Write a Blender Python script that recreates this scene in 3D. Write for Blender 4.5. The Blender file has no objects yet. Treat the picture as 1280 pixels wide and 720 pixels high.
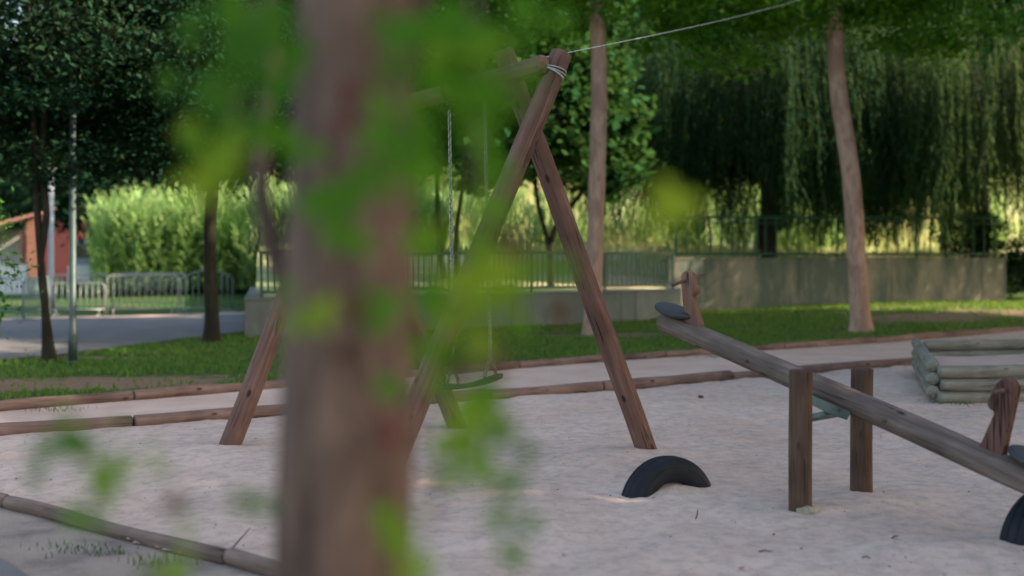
import bpy, math, random
import numpy as np
from mathutils import Vector, Matrix, noise as mnoise

R = math.radians
rng = np.random.default_rng(7)
random.seed(7)
scene = bpy.context.scene
COL = scene.collection
CAM_H = 1.5
F = 1400.0          # focal length in 1280-wide pixels
HZ = 322.0

# ------------------------------------------------------------------ helpers
def sm(a, b, x):
    t = min(1.0, max(0.0, (x - a) / (b - a)))
    return t * t * (3 - 2 * t)

def far_h(y):
    return 1.0 + 0.06 * (y - 30) + .26 * max(0, y - 50) * (1 - .6 * sm(75, 130, y))

def gnd(x, y):
    """height of the low ground: flat sand, a grassy bank rising to the back right, a slope far behind"""
    h = 0.36 * sm(18, 30, y) * sm(1.5, 12, x)
    h += max(0, far_h(y)) * 0.9 * sm(36, 60, y) * sm(-20, -10, x) * (1 - sm(-4, -2, x) * 0.25)
    h += .22 * max(0, y - 70) * (1 - sm(-20, -14, x)) * (1 - .6 * sm(75, 130, y))
    return h

def at(px, py, d):
    """photo pixel and distance to a place in the world"""
    return Vector(((px - 640) / F * d, d, CAM_H + (HZ - py) / F * d))

def on_ground(px, py):
    y = 10.0
    for _ in range(30):
        h = gnd((px - 640) / F * y, y)
        y = 0.5 * y + 0.5 * (CAM_H - h) * F / (py - HZ)
    x = (px - 640) / F * y
    return Vector((x, y, gnd(x, y)))

WM = {}
def empty(name, loc, label=None, cat=None, group=None, rz=0.0):
    o = bpy.data.objects.new(name, None)
    COL.objects.link(o)
    o.location = loc
    o.rotation_euler = (0, 0, rz)
    o.empty_display_size = 0.2
    WM[o.name] = Matrix.Translation(loc) @ Matrix.Rotation(rz, 4, 'Z')
    tag(o, label, cat, group)
    return o

def tag(o, label=None, cat=None, group=None, kind=None):
    if label: o['label'] = label
    if cat: o['category'] = cat
    if group: o['group'] = group
    if kind: o['kind'] = kind
    return o

def link(name, me, parent=None, world=None):
    o = bpy.data.objects.new(name, me)
    COL.objects.link(o)
    w = world if world is not None else Matrix.Identity(4)
    if parent is not None:
        o.parent = parent
        o.matrix_basis = WM[parent.name].inverted() @ w
    else:
        o.matrix_basis = w
    WM[o.name] = w
    return o

def mesh(name, v, f, mat, smooth=True):
    me = bpy.data.meshes.new(name)
    me.from_pydata([tuple(p) for p in v], [], [tuple(q) for q in f])
    me.materials.append(mat)
    if smooth:
        me.polygons.foreach_set('use_smooth', [True] * len(me.polygons))
    me.update()
    return me

def obj(name, v, f, mat, parent=None, world=None, smooth=True):
    return link(name, mesh(name, v, f, mat, smooth), parent, world)

def np_mesh(name, V, k, mat, tone=None, smooth=False):
    """V: (n, k, 3) faces of k corners each"""
    n = V.shape[0]
    me = bpy.data.meshes.new(name)
    me.vertices.add(n * k); me.loops.add(n * k); me.polygons.add(n)
    me.vertices.foreach_set('co', V.reshape(-1).astype(np.float32))
    me.loops.foreach_set('vertex_index', np.arange(n * k, dtype=np.int32))
    me.polygons.foreach_set('loop_start', np.arange(0, n * k, k, dtype=np.int32))
    me.polygons.foreach_set('loop_total', np.full(n, k, dtype=np.int32))
    me.materials.append(mat)
    if tone is not None:
        a = me.attributes.new('tone', 'FLOAT', 'POINT')
        a.data.foreach_set('value', np.repeat(tone, k).astype(np.float32))
    me.update(calc_edges=True)
    return me

def box_vf(c, s, rot=None):
    v = []
    for sx in (-1, 1):
        for sy in (-1, 1):
            for sz in (-1, 1):
                p = Vector((sx * s[0] / 2, sy * s[1] / 2, sz * s[2] / 2))
                if rot is not None: p = rot @ p
                v.append(p + Vector(c))
    f = [(0, 1, 3, 2), (4, 6, 7, 5), (0, 4, 5, 1), (2, 3, 7, 6), (0, 2, 6, 4), (1, 5, 7, 3)]
    return v, f

def merge(parts):
    V, Fc = [], []
    for v, f in parts:
        n = len(V)
        V += list(v)
        Fc += [tuple(i + n for i in q) for q in f]
    return V, Fc

def bevel(o, w=0.01, seg=2):
    m = o.modifiers.new('edge', 'BEVEL'); m.width = w; m.segments = seg; m.limit_method = 'ANGLE'
    return o

def tube_vf(pts, rad, seg=8, cap=True):
    pts = [Vector(p) for p in pts]
    n = len(pts)
    if not hasattr(rad, '__len__'): rad = [rad] * n
    V, Fc = [], []
    prev = None
    for i, p in enumerate(pts):
        t = (pts[min(i + 1, n - 1)] - pts[max(i - 1, 0)]).normalized()
        if prev is None:
            a = Vector((0, 0, 1)) if abs(t.z) < 0.9 else Vector((1, 0, 0))
            u = t.cross(a).normalized()
        else:
            u = (prev - t * prev.dot(t)).normalized()
        prev = u
        w = t.cross(u)
        for k in range(seg):
            an = 2 * math.pi * k / seg
            V.append(p + (u * math.cos(an) + w * math.sin(an)) * rad[i])
    for i in range(n - 1):
        for k in range(seg):
            k2 = (k + 1) % seg
            Fc.append((i * seg + k, i * seg + k2, (i + 1) * seg + k2, (i + 1) * seg + k))
    if cap:
        Fc.append(tuple(reversed(range(seg))))
        Fc.append(tuple((n - 1) * seg + k for k in range(seg)))
    return V, Fc

def pole_vf(L, r0, r1, seed=0, seg=22, rings=26, wob=0.006, bev=0.012, rough=0.002):
    """a peeled round pole along +Z with rounded ends, a slight bend and an uneven skin"""
    zs = [0, bev * .3, bev] + [bev + (L - 2 * bev) * i / rings for i in range(1, rings)] + [L - bev, L - bev * .3, L]
    k0 = [1 - bev / r0, 1 - .3 * bev / r0, 1]
    V, Fc = [], []
    n = len(zs)
    for i, z in enumerate(zs):
        t = z / L
        r = r0 + (r1 - r0) * t
        if i < 3: r *= k0[i]
        if i > n - 4: r *= k0[n - 1 - i]
        ox = wob * mnoise.noise(Vector((seed * 7.1, z * .9, 0))) * 2
        oy = wob * mnoise.noise(Vector((seed * 3.7, z * .9, 9))) * 2
        for k in range(seg):
            an = 2 * math.pi * k / seg
            c, s = math.cos(an), math.sin(an)
            rr = r + rough * mnoise.noise(Vector((c * 3, s * 3, z * 1.5 + seed * 11))) * 2
            V.append(Vector((ox + c * rr, oy + s * rr, z)))
    for i in range(n - 1):
        for k in range(seg):
            k2 = (k + 1) % seg
            Fc.append((i * seg + k, i * seg + k2, (i + 1) * seg + k2, (i + 1) * seg + k))
    Fc.append(tuple(reversed(range(seg))))
    Fc.append(tuple((n - 1) * seg + k for k in range(seg)))
    return V, Fc

def frame_z(a, b):
    a, b = Vector(a), Vector(b)
    q = (b - a).to_track_quat('Z', 'Y')
    return Matrix.Translation(a) @ q.to_matrix().to_4x4()

def pole(name, a, b, r0, r1, mat, parent=None, seed=0, **kw):
    L = (Vector(b) - Vector(a)).length
    v, f = pole_vf(L, r0, r1, seed, **kw)
    return obj(name, v, f, mat, parent, frame_z(a, b))

# ------------------------------------------------------------------ materials
def new_mat(name):
    m = bpy.data.materials.new(name); m.use_nodes = True
    nt = m.node_tree
    for n in list(nt.nodes): nt.nodes.remove(n)
    out = nt.nodes.new('ShaderNodeOutputMaterial')
    b = nt.nodes.new('ShaderNodeBsdfPrincipled')
    nt.links.new(b.outputs[0], out.inputs[0])
    return m, nt, b, out

def N(nt, t, **kw):
    n = nt.nodes.new(t)
    for k, v in kw.items():
        if k.startswith('i_'):
            n.inputs[k[2:].replace('_', ' ')].default_value = v
        else:
            setattr(n, k, v)
    return n

def ramp(nt, fac, stops):
    r = nt.nodes.new('ShaderNodeValToRGB')
    e = r.color_ramp.elements
    while len(e) < len(stops): e.new(0.5)
    for i, (p, c) in enumerate(stops):
        e[i].position = p
        e[i].color = (*c, 1) if len(c) == 3 else c
    nt.links.new(fac, r.inputs[0])
    return r.outputs[0]

def mixc(nt, fac, a, b, mode='MIX'):
    m = nt.nodes.new('ShaderNodeMix'); m.data_type = 'RGBA'; m.blend_type = mode
    for s, v in ((0, fac), (6, a), (7, b)):
        if hasattr(v, 'is_linked'): nt.links.new(v, m.inputs[s])
        else: m.inputs[s].default_value = v if s == 0 else (*v, 1)
    return m.outputs[2]

def noise_n(nt, scale, detail=4, rough=.6, vec=None, stretch=None, coord='Object'):
    tc = nt.nodes.new('ShaderNodeTexCoord')
    v = tc.outputs[coord]
    if stretch:
        mp = nt.nodes.new('ShaderNodeMapping'); mp.inputs['Scale'].default_value = stretch
        nt.links.new(v, mp.inputs[0]); v = mp.outputs[0]
    n = nt.nodes.new('ShaderNodeTexNoise')
    n.inputs['Scale'].default_value = scale; n.inputs['Detail'].default_value = detail; n.inputs['Roughness'].default_value = rough
    nt.links.new(v, n.inputs['Vector'])
    return n.outputs[0]

def bump(nt, b, h, dist=.01, strength=.6, prev=None):
    bp = nt.nodes.new('ShaderNodeBump'); bp.inputs['Distance'].default_value = dist; bp.inputs['Strength'].default_value = strength
    nt.links.new(h, bp.inputs['Height'])
    if prev is not None: nt.links.new(prev, bp.inputs['Normal'])
    nt.links.new(bp.outputs[0], b.inputs['Normal'])
    return bp.outputs[0]

def wood(name, dark, mid, light, knots=True, stain=None):
    m, nt, b, _ = new_mat(name)
    g = noise_n(nt, 3.0, 6, .65, stretch=(9, 9, .55))
    c = ramp(nt, g, [(.28, dark), (.5, mid), (.72, light)])
    big = noise_n(nt, 1.7, 3, .6)
    c = mixc(nt, ramp(nt, big, [(.42, (0, 0, 0)), (.62, (1, 1, 1))]), c, tuple(x * .62 for x in mid))
    crack = noise_n(nt, 2.0, 2, .5, stretch=(14, 14, .35))
    ck = ramp(nt, crack, [(.478, (0, 0, 0)), (.492, (1, 1, 1)), (.508, (1, 1, 1)), (.522, (0, 0, 0))])
    patch = ramp(nt, noise_n(nt, 2.2, 2, .5, stretch=(2, 2, .8)), [(.5, (0, 0, 0)), (.56, (1, 1, 1))])
    ckm = mixc(nt, 1.0, ck, patch, 'MULTIPLY')
    c = mixc(nt, ckm, c, tuple(x * .35 for x in dark))
    if knots:
        tc = nt.nodes.new('ShaderNodeTexCoord'); mp = nt.nodes.new('ShaderNodeMapping'); mp.inputs['Scale'].default_value = (1, 1, .45)
        nt.links.new(tc.outputs['Object'], mp.inputs[0])
        vo = nt.nodes.new('ShaderNodeTexVoronoi'); vo.inputs['Scale'].default_value = 7
        nt.links.new(mp.outputs[0], vo.inputs['Vector'])
        kn = ramp(nt, vo.outputs['Distance'], [(.07, (1, 1, 1)), (.14, (0, 0, 0))])
        c = mixc(nt, kn, c, tuple(x * .45 for x in dark))
    if stain:
        s = ramp(nt, noise_n(nt, 4, 4, .7), [(.5, (0, 0, 0)), (.7, (1, 1, 1))])
        c = mixc(nt, s, c, stain)
    nt.links.new(c, b.inputs['Base Color'])
    b.inputs['Roughness'].default_value = .82
    b.inputs['Specular IOR Level'].default_value = .25
    n1 = bump(nt, b, g, .006, .7)
    inv = nt.nodes.new('ShaderNodeInvert'); nt.links.new(ckm, inv.inputs[1])
    bump(nt, b, inv.outputs[0], .006, .8, n1)
    return m

def plain(name, col, rough=.6, metal=0, var=.15, scale=6, bmp=0.0):
    m, nt, b, _ = new_mat(name)
    n = noise_n(nt, scale, 5, .65)
    c = ramp(nt, n, [(.3, tuple(x * (1 - var) for x in col)), (.7, tuple(min(1, x * (1 + var)) for x in col))])
    nt.links.new(c, b.inputs['Base Color'])
    b.inputs['Roughness'].default_value = rough; b.inputs['Metallic'].default_value = metal
    if bmp: bump(nt, b, noise_n(nt, scale * 8, 4, .6), bmp, .6)
    return m

def leaf_mat(name, c0, c1, c2, trans=.35, tcol=None, rough=.5):
    m, nt, b, out = new_mat(name)
    a = N(nt, 'ShaderNodeAttribute', attribute_name='tone')
    c = ramp(nt, a.outputs['Fac'], [(0.0, c0), (.55, c1), (1.0, c2)])
    nt.links.new(c, b.inputs['Base Color'])
    b.inputs['Roughness'].default_value = .75; b.inputs['Specular IOR Level'].default_value = .04
    t = nt.nodes.new('ShaderNodeBsdfTranslucent')
    tc = mixc(nt, .5, c, tcol or (min(1, c2[0] * 1.6), min(1, c2[1] * 1.5), c2[2]))
    nt.links.new(tc, t.inputs[0])
    mx = nt.nodes.new('ShaderNodeMixShader'); mx.inputs[0].default_value = trans
    nt.links.new(b.outputs[0], mx.inputs[1]); nt.links.new(t.outputs[0], mx.inputs[2])
    nt.links.new(mx.outputs[0], out.inputs[0])
    return m

M = {}
M['swing_wood'] = wood('swing_wood', (.09, .047, .04), (.185, .10, .08), (.26, .155, .125))
M['seesaw_wood'] = wood('seesaw_wood', (.085, .062, .054), (.18, .135, .118), (.28, .225, .20))
M['post_wood'] = wood('post_wood', (.045, .026, .019), (.10, .058, .042), (.155, .098, .073))
M['edge_wood'] = wood('edge_wood', (.12, .068, .055), (.23, .14, .115), (.30, .205, .175))
M['edge_wood_near'] = wood('edge_wood_near', (.12, .08, .065), (.22, .15, .125), (.31, .225, .19))
M['box_wood'] = wood('box_wood', (.13, .125, .105), (.25, .235, .195), (.35, .33, .285), stain=(.19, .19, .15))
M['board_wood'] = wood('board_wood', (.14, .07, .05), (.24, .13, .095), (.32, .19, .15), knots=False)
M['board_red'] = wood('board_red', (.10, .05, .04), (.18, .085, .07), (.23, .15, .13), knots=False)
M['galv'] = plain('galvanised_steel', (.13, .17, .16), .45, .6, .25, 14)
M['galv2'] = plain('chain_steel', (.3, .3, .28), .35, .9, .2, 30)
M['rubber_seat'] = plain('seat_rubber', (.036, .038, .044), .6, 0, .3, 9, .002)
M['swing_seat'] = plain('swing_seat_rubber', (.03, .06, .035), .6, 0, .3, 9, .002)
M['peg'] = plain('peg_metal', (.12, .06, .05), .55, .2, .3, 20)
M['rail_green'] = plain('railing_paint', (.01, .075, .045), .45, 0, .3, 10)
M['barrier'] = plain('barrier_steel', (.36, .375, .37), .4, .35, .12, 10)
M['barrier_blue'] = plain('barrier_grey_blue', (.2, .28, .3), .45, .3, .12, 10)
M['lamp_pole'] = plain('lamp_pole_paint', (.05, .08, .08), .5, .2, .2, 6)
M['pale_pole'] = plain('pale_pole_paint', (.24, .28, .31), .5, .2, .1, 6)
M['globe'] = plain('globe_glass', (.6, .6, .5), .35, 0, .05, 6)
M['plaster_white'] = plain('white_plaster', (.62, .62, .62), .8, 0, .15, 2)
M['brick'] = plain('orange_render', (.36, .15, .11), .85, 0, .15, 2, .004)
M['brick_dark'] = plain('dark_red_wall', (.16, .04, .04), .85, 0, .12, 2, .004)
M['rooftile'] = plain('roof_tiles', (.30, .14, .11), .85, 0, .35, 3, .02)
M['window_dark'] = plain('window_dark', (.02, .025, .03), .15)
M['van_white'] = plain('van_white', (.7, .7, .68), .4)
M['van_grey'] = plain('van_grey', (.2, .25, .33), .35)
M['car_blue'] = plain('car_blue', (.014, .045, .11), .3)
M['tyre_black'] = plain('tyre_black', (.02, .02, .022), .7)
M['rope'] = plain('rope', (.42, .44, .43), .7, 0, .15, 60)
M['stone'] = plain('stone', (.36, .32, .24), .85, 0, .3, 30, .01)
M['twig'] = plain('twig', (.09, .05, .035), .8)
M['dead_leaf'] = plain('dead_leaf', (.36, .12, .06), .7, 0, .3, 40)
M['stem_brown'] = plain('stem_brown', (.12, .075, .06), .8, 0, .3, 20)

# tyre rubber with a worn tread
m, nt, b, _ = new_mat('old_tyre'); M['tyre'] = m
c = ramp(nt, noise_n(nt, 9, 6, .7), [(.35, (.004, .006, .010)), (.62, (.008, .013, .022)), (.85, (.03, .034, .038))])
nt.links.new(c, b.inputs['Base Color']); b.inputs['Roughness'].default_value = .62; b.inputs['Specular IOR Level'].default_value = .3
bump(nt, b, noise_n(nt, 60, 4, .7), .003, .6)

# bark
def bark(name, dark, mid, light, sc=1.0):
    m, nt, b, _ = new_mat(name)
    g = noise_n(nt, 5 * sc, 6, .7, stretch=(3, 3, .7))
    c = ramp(nt, g, [(.3, dark), (.5, mid), (.72, light)])
    p = ramp(nt, noise_n(nt, 2.3 * sc, 3, .55, stretch=(1, 1, .6)), [(.48, (0, 0, 0)), (.6, (1, 1, 1))])
    c = mixc(nt, p, c, tuple(x * .7 for x in mid))
    nt.links.new(c, b.inputs['Base Color']); b.inputs['Roughness'].default_value = .9
    b.inputs['Specular IOR Level'].default_value = .2
    bump(nt, b, g, .02, .8)
    return m
M['bark_pink'] = bark('bark_pink', (.28, .155, .12), (.52, .32, .25), (.62, .42, .34))
M['bark_dark'] = bark('bark_dark', (.015, .014, .010), (.036, .032, .023), (.065, .056, .04))
M['bark_front'] = bark('bark_front', (.07, .045, .038), (.17, .105, .085), (.30, .19, .15), 1.3)

M['leaf_dark'] = leaf_mat('leaf_dark', (.005, .028, .018), (.013, .045, .022), (.034, .05, .026), .12, (.06, .10, .03))
M['leaf_mid'] = leaf_mat('leaf_mid', (.018, .075, .022), (.045, .15, .03), (.12, .23, .04), .4, (.16, .32, .05))
M['leaf_deep'] = leaf_mat('leaf_deep', (.010, .05, .022), (.026, .095, .03), (.075, .15, .04), .3, (.12, .24, .05))
M['leaf_bright'] = leaf_mat('leaf_bright', (.04, .15, .025), (.11, .28, .035), (.25, .40, .05), .55, (.22, .42, .05))
M['leaf_lime'] = leaf_mat('leaf_lime', (.05, .11, .02), (.09, .18, .03), (.15, .24, .04), .45, (.25, .40, .05))
M['leaf_willow'] = leaf_mat('leaf_willow', (.006, .030, .020), (.017, .056, .026), (.055, .10, .045), .22, (.16, .24, .06))
M['leaf_willow_pale'] = leaf_mat('leaf_willow_pale', (.014, .045, .024), (.04, .09, .035), (.11, .135, .055), .26, (.2, .28, .08))
M['leaf_far'] = leaf_mat('leaf_far', (.03, .06, .03), (.06, .10, .05), (.12, .14, .07), .25)
M['reed'] = leaf_mat('reed_leaf', (.11, .22, .07), (.25, .40, .14), (.38, .52, .24), .4, (.45, .62, .22))
M['drygrass'] = leaf_mat('dry_grass_blade', (.24, .34, .10), (.48, .53, .22), (.66, .54, .38), .35, (.42, .45, .2))
M['lawn_blade'] = leaf_mat('lawn_blade', (.05, .15, .035), (.10, .22, .05), (.22, .28, .08), .45)
M['weed'] = leaf_mat('weed_blade', (.03, .08, .02), (.05, .12, .03), (.10, .17, .05), .3)
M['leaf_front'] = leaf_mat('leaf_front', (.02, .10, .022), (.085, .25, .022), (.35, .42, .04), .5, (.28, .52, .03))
M['leaf_red'] = leaf_mat('leaf_red', (.14, .025, .03), (.2, .04, .045), (.2, .09, .05), .3, (.3, .06, .06))
M['leaf_rust'] = leaf_mat('leaf_rust', (.10, .055, .04), (.14, .075, .045), (.17, .11, .05), .35, (.2, .11, .06))

# sand
m, nt, b, _ = new_mat('sand'); M['sand'] = m
c = ramp(nt, noise_n(nt, .8, 5, .6), [(.3, (.62, .45, .375)), (.7, (.77, .59, .505))])
sp = ramp(nt, noise_n(nt, 160, 2, .7), [(.30, (.55, .55, .55)), (.42, (1, 1, 1))])
c = mixc(nt, .6, c, sp, 'MULTIPLY')
dk = ramp(nt, noise_n(nt, 9, 6, .75), [(.36, (.62, .64, .68)), (.56, (1, 1, 1))])
c = mixc(nt, .7, c, dk, 'MULTIPLY')
nt.links.new(c, b.inputs['Base Color']); b.inputs['Roughness'].default_value = .95; b.inputs['Specular IOR Level'].default_value = .1
n1 = bump(nt, b, noise_n(nt, 14, 6, .7), .020, .7)
bump(nt, b, noise_n(nt, 90, 3, .7), .006, .8, n1)
# sandy path, lighter and firmer
m, nt, b, _ = new_mat('sandy_path'); M['path'] = m
c = ramp(nt, noise_n(nt, 1.4, 5, .6), [(.3, (.59, .41, .345)), (.7, (.73, .54, .46))])
c = mixc(nt, .4, c, ramp(nt, noise_n(nt, 60, 3, .7), [(.32, (.5, .5, .5)), (.5, (1, 1, 1))]), 'MULTIPLY')
nt.links.new(c, b.inputs['Base Color']); b.inputs['Roughness'].default_value = .95; b.inputs['Specular IOR Level'].default_value = .1
bump(nt, b, noise_n(nt, 40, 5, .7), .01, .7)
# earth under the near tree
m, nt, b, _ = new_mat('dry_earth'); M['earth'] = m
c = ramp(nt, noise_n(nt, 2.2, 6, .65), [(.35, (.20, .165, .15)), (.52, (.36, .29, .25)), (.7, (.42, .34, .28))])
c = mixc(nt, .5, c, ramp(nt, noise_n(nt, 120, 2, .7), [(.35, (.45, .45, .45)), (.5, (1, 1, 1))]), 'MULTIPLY')
nt.links.new(c, b.inputs['Base Color']); b.inputs['Roughness'].default_value = .95; b.inputs['Specular IOR Level'].default_value = .1
bump(nt, b, noise_n(nt, 60, 4, .7), .01, .8)
# asphalt
m, nt, b, _ = new_mat('asphalt'); M['asphalt'] = m
c = ramp(nt, noise_n(nt, 1.3, 5, .6), [(.3, (.13, .125, .13)), (.7, (.21, .195, .195))])
c = mixc(nt, .5, c, ramp(nt, noise_n(nt, 140, 2, .7), [(.35, (.5, .5, .5)), (.55, (1.0, 1.0, 1.0))]), 'MULTIPLY')
nt.links.new(c, b.inputs['Base Color']); b.inputs['Roughness'].default_value = .85
bump(nt, b, noise_n(nt, 120, 3, .6), .005, .7)
# lawn soil with worn earth patches
m, nt, b, _ = new_mat('lawn'); M['lawn'] = m
g = ramp(nt, noise_n(nt, 6, 6, .7), [(.3, (.03, .07, .022)), (.6, (.05, .115, .03)), (.8, (.10, .14, .05))])
e = ramp(nt, noise_n(nt, 25, 5, .7), [(.3, (.17, .11, .075)), (.7, (.30, .21, .15))])
wa = N(nt, 'ShaderNodeAttribute', attribute_name='worn')
wm = N(nt, 'ShaderNodeMath', operation='ADD'); nt.links.new(wa.outputs['Fac'], wm.inputs[0]); nt.links.new(noise_n(nt, 7, 5, .7), wm.inputs[1])
w = ramp(nt, wm.outputs[0], [(.55, (0, 0, 0)), (.85, (1, 1, 1))])
c = mixc(nt, w, g, e)
nt.links.new(c, b.inputs['Base Color']); b.inputs['Roughness'].default_value = .95; b.inputs['Specular IOR Level'].default_value = .1
bump(nt, b, noise_n(nt, 50, 4, .7), .02, .8)
# field
m, nt, b, _ = new_mat('field'); M['field'] = m
c = ramp(nt, noise_n(nt, .35, 6, .65, stretch=(.5, 1.5, 1)), [(.36, (.28, .40, .12)), (.48, (.48, .52, .26)), (.60, (.62, .50, .38))])
nt.links.new(c, b.inputs['Base Color']); b.inputs['Roughness'].default_value = .95; b.inputs['Specular IOR Level'].default_value = .1
bump(nt, b, noise_n(nt, 9, 4, .7), .05, .8)
# concrete with damp stains running down from the top
def concrete(name, base, damp):
    m, nt, b, _ = new_mat(name)
    c = ramp(nt, noise_n(nt, 2.5, 6, .65), [(.3, tuple(x * .8 for x in base)), (.7, base)])
    s = ramp(nt, noise_n(nt, 1.1, 5, .7, stretch=(1.3, 1.3, .35)), [(.42, (0, 0, 0)), (.58, (1, 1, 1))])
    c = mixc(nt, s, c, damp)
    br_ = nt.nodes.new('ShaderNodeTexBrick'); br_.offset = 0; br_.inputs['Scale'].default_value = 1; br_.inputs['Brick Width'].default_value = 2.6; br_.inputs['Row Height'].default_value = 9; br_.inputs['Mortar Size'].default_value = .012
    br_.inputs['Color1'].default_value = (1, 1, 1, 1); br_.inputs['Color2'].default_value = (.9, .9, .9, 1); br_.inputs['Mortar'].default_value = (.4, .4, .4, 1)
    nt.links.new(nt.nodes.new('ShaderNodeTexCoord').outputs['Object'], br_.inputs['Vector'])
    c = mixc(nt, 1.0, c, br_.outputs[0], 'MULTIPLY')
    nt.links.new(c, b.inputs['Base Color']); b.inputs['Roughness'].default_value = .9
    bump(nt, b, noise_n(nt, 30, 5, .7), .006, .6)
    return m
M['concrete'] = concrete('stained_concrete', (.31, .275, .215), (.11, .135, .115))
M['concrete_grey'] = concrete('grey_concrete', (.19, .215, .21), (.12, .145, .14))

# ------------------------------------------------------------------ ground
def axis(segs):
    out = []
    for a, b_, st in segs:
        n = max(1, round((b_ - a) / st))
        out += [a + (b_ - a) * i / n for i in range(n)]
    out.append(segs[-1][1])
    return out
xs = axis([(-400, -60, 20), (-60, -26, 2), (-26, 26, .5), (26, 60, 2), (60, 400, 20)])
ys = axis([(-60, 0, 5), (0, 12, .5), (12, 32, .25), (32, 45, .5), (45, 90, 1.5), (90, 600, 25)])
def grid(xs, ys, hf, keep=None):
    nx = len(xs)
    V = [(x, y, hf(x, y)) for y in ys for x in xs]
    Fc = []
    for j in range(len(ys) - 1):
        for i in range(nx - 1):
            if keep is None or keep((xs[i] + xs[i + 1]) / 2, (ys[j] + ys[j + 1]) / 2):
                Fc.append((j * nx + i, j * nx + i + 1, (j + 1) * nx + i + 1, (j + 1) * nx + i))
    used = sorted({i for q in Fc for i in q}); mp = {o: n for n, o in enumerate(used)}
    return [V[i] for i in used], [tuple(mp[i] for i in q) for q in Fc]
v, f = grid(xs, ys, lambda x, y: gnd(x, y) - .06 + .015 * mnoise.noise(Vector((x * .6, y * .6, 0))))
def worn(x, y):
    k = math.exp(-((y - 13.9 - .12 * (x + 5)) / .9) ** 2) * sm(-1.0, -4.5, x) if False else math.exp(-((y - 13.9 - .16 * (x + 5)) / .85) ** 2) * (1 - sm(-5, -1.5, x))
    k += .85 * math.exp(-((y - 25.5 - .1 * (x - 10)) / 1.5) ** 2) * sm(6, 9, x)
    k += .5 * math.exp(-((y - 22.5) / 1.5) ** 2) * sm(-.5, 1.5, x) * (1 - sm(2, 4, x))
    return k * .75 + .55 * mnoise.noise(Vector((x * .5, y * 1.0, 11))) + .25 * mnoise.noise(Vector((x * 2.3, y * 2.8, 3))) - .04
go = tag(obj('ground', v, f, M['lawn']), 'worn green lawn and open ground', kind='structure')
wa_ = go.data.attributes.new('worn', 'FLOAT', 'POINT'); wa_.data.foreach_set('value', [worn(p[0], p[1]) * .7 for p in v])

# edging curves in photo order
REAR = [(-160, 526), (0, 510), (170, 499), (340, 485), (500, 471), (640, 460), (900, 441), (1080, 429), (1280, 412), (1500, 392)]
FRONT = [(-160, 553), (0, 543), (130, 535), (270, 525), (500, 505), (640, 497), (800, 484), (980, 468), (1150, 455)]
NEAR = [(-160, 596), (-60, 612), (0, 629), (100, 656), (200, 684), (290, 702), (360, 718), (460, 748), (620, 790)]
rear_w = [on_ground(*p) for p in REAR]
front_w = [on_ground(*p) for p in FRONT]
near_w = [on_ground(*p) for p in NEAR]

def ylerp(pts, x):
    pts = sorted(pts, key=lambda p: p.x)
    if x <= pts[0].x:
        a, b_ = pts[0], pts[1]
    elif x >= pts[-1].x:
        a, b_ = pts[-2], pts[-1]
    else:
        for a, b_ in zip(pts, pts[1:]):
            if a.x <= x <= b_.x: break
    t = (x - a.x) / (b_.x - a.x)
    return a.y + (b_.y - a.y) * t

front_ext = front_w + [Vector((9.5, 17.6, 0)), Vector((13, 19, 0))]
near_ext = near_w + [Vector((1.5, 3.7, 0)), Vector((6, 3.6, 0)), Vector((13, 4, 0))]
TYRES = []
def sand_h(x, y):
    h = .02 * mnoise.noise(Vector((x * .9, y * .9, 3))) + .022 * mnoise.noise(Vector((x * 2.6, y * 2.6, 5)))
    n2 = mnoise.noise(Vector((x * 6.5, y * 6.5, 1)))
    h += .013 * n2 - .035 * max(0, n2 - .25)
    h += .004 * mnoise.noise(Vector((x * 15, y * 15, 2)))
    # drifts around the posts and inside the tyre
    for cx, cy, r, a in MOUNDS:
        d2 = ((x - cx) ** 2 + (y - cy) ** 2) / (r * r)
        if d2 < 6: h += a * math.exp(-d2)
    return h
P_FRONT = on_ground(1000, 642); P_BACK = on_ground(1077, 622)
MOUNDS = [(P_FRONT.x + .15, P_FRONT.y + .05, .35, .03), (P_BACK.x + .05, P_BACK.y - .1, .35, .035),
          (1.0, 7.2, .17, .06), (.7, 8.2, .5, .03), (-2.1, 8.3, .9, .05), (-.2, 9.5, .8, -.05), (2.2, 5.7, .5, .04)]
def keep_sand(x, y):
    return near_ext and ylerp(near_ext, x) < y < ylerp(front_ext, x)
sx = axis([(-8.5, 6.5, .05), (6.5, 13, .25)])
sy = axis([(3.4, 13.5, .05), (13.5, 19, .12)])
v, f = grid(sx, sy, lambda x, y: sand_h(x, y), keep_sand)
tag(obj('sand', v, f, M['sand']), 'pale trampled sand of the play area', kind='structure')

def strip(name, A, B, mat, lift, n=60, m_=8, label=None):
    """sheet between two ground curves given by functions of x"""
    x0, x1 = A; fa, fb = B
    V, Fc = [], []
    for i in range(n + 1):
        x = x0 + (x1 - x0) * i / n
        for j in range(m_ + 1):
            y = fa(x) + (fb(x) - fa(x)) * j / m_
            V.append((x, y, gnd(x, y) + lift + .006 * mnoise.noise(Vector((x * 2, y * 2, 0)))))
    for i in range(n):
        for j in range(m_):
            a = i * (m_ + 1) + j
            Fc.append((a, a + m_ + 1, a + m_ + 2, a + 1))
    return tag(obj(name, V, Fc, mat), label, kind='structure')
strip('path', (-9, 14), (lambda x: ylerp(front_ext, x), lambda x: ylerp(rear_w, x)), M['path'], -.005, 90, 12, 'pale sandy path between the two log rows')
strip('ground', (-12, 13), (lambda x: -3.0, lambda x: ylerp(near_ext, x) + .03), M['earth'], -.015, 100, 60, 'dry earth under the near tree')
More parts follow.
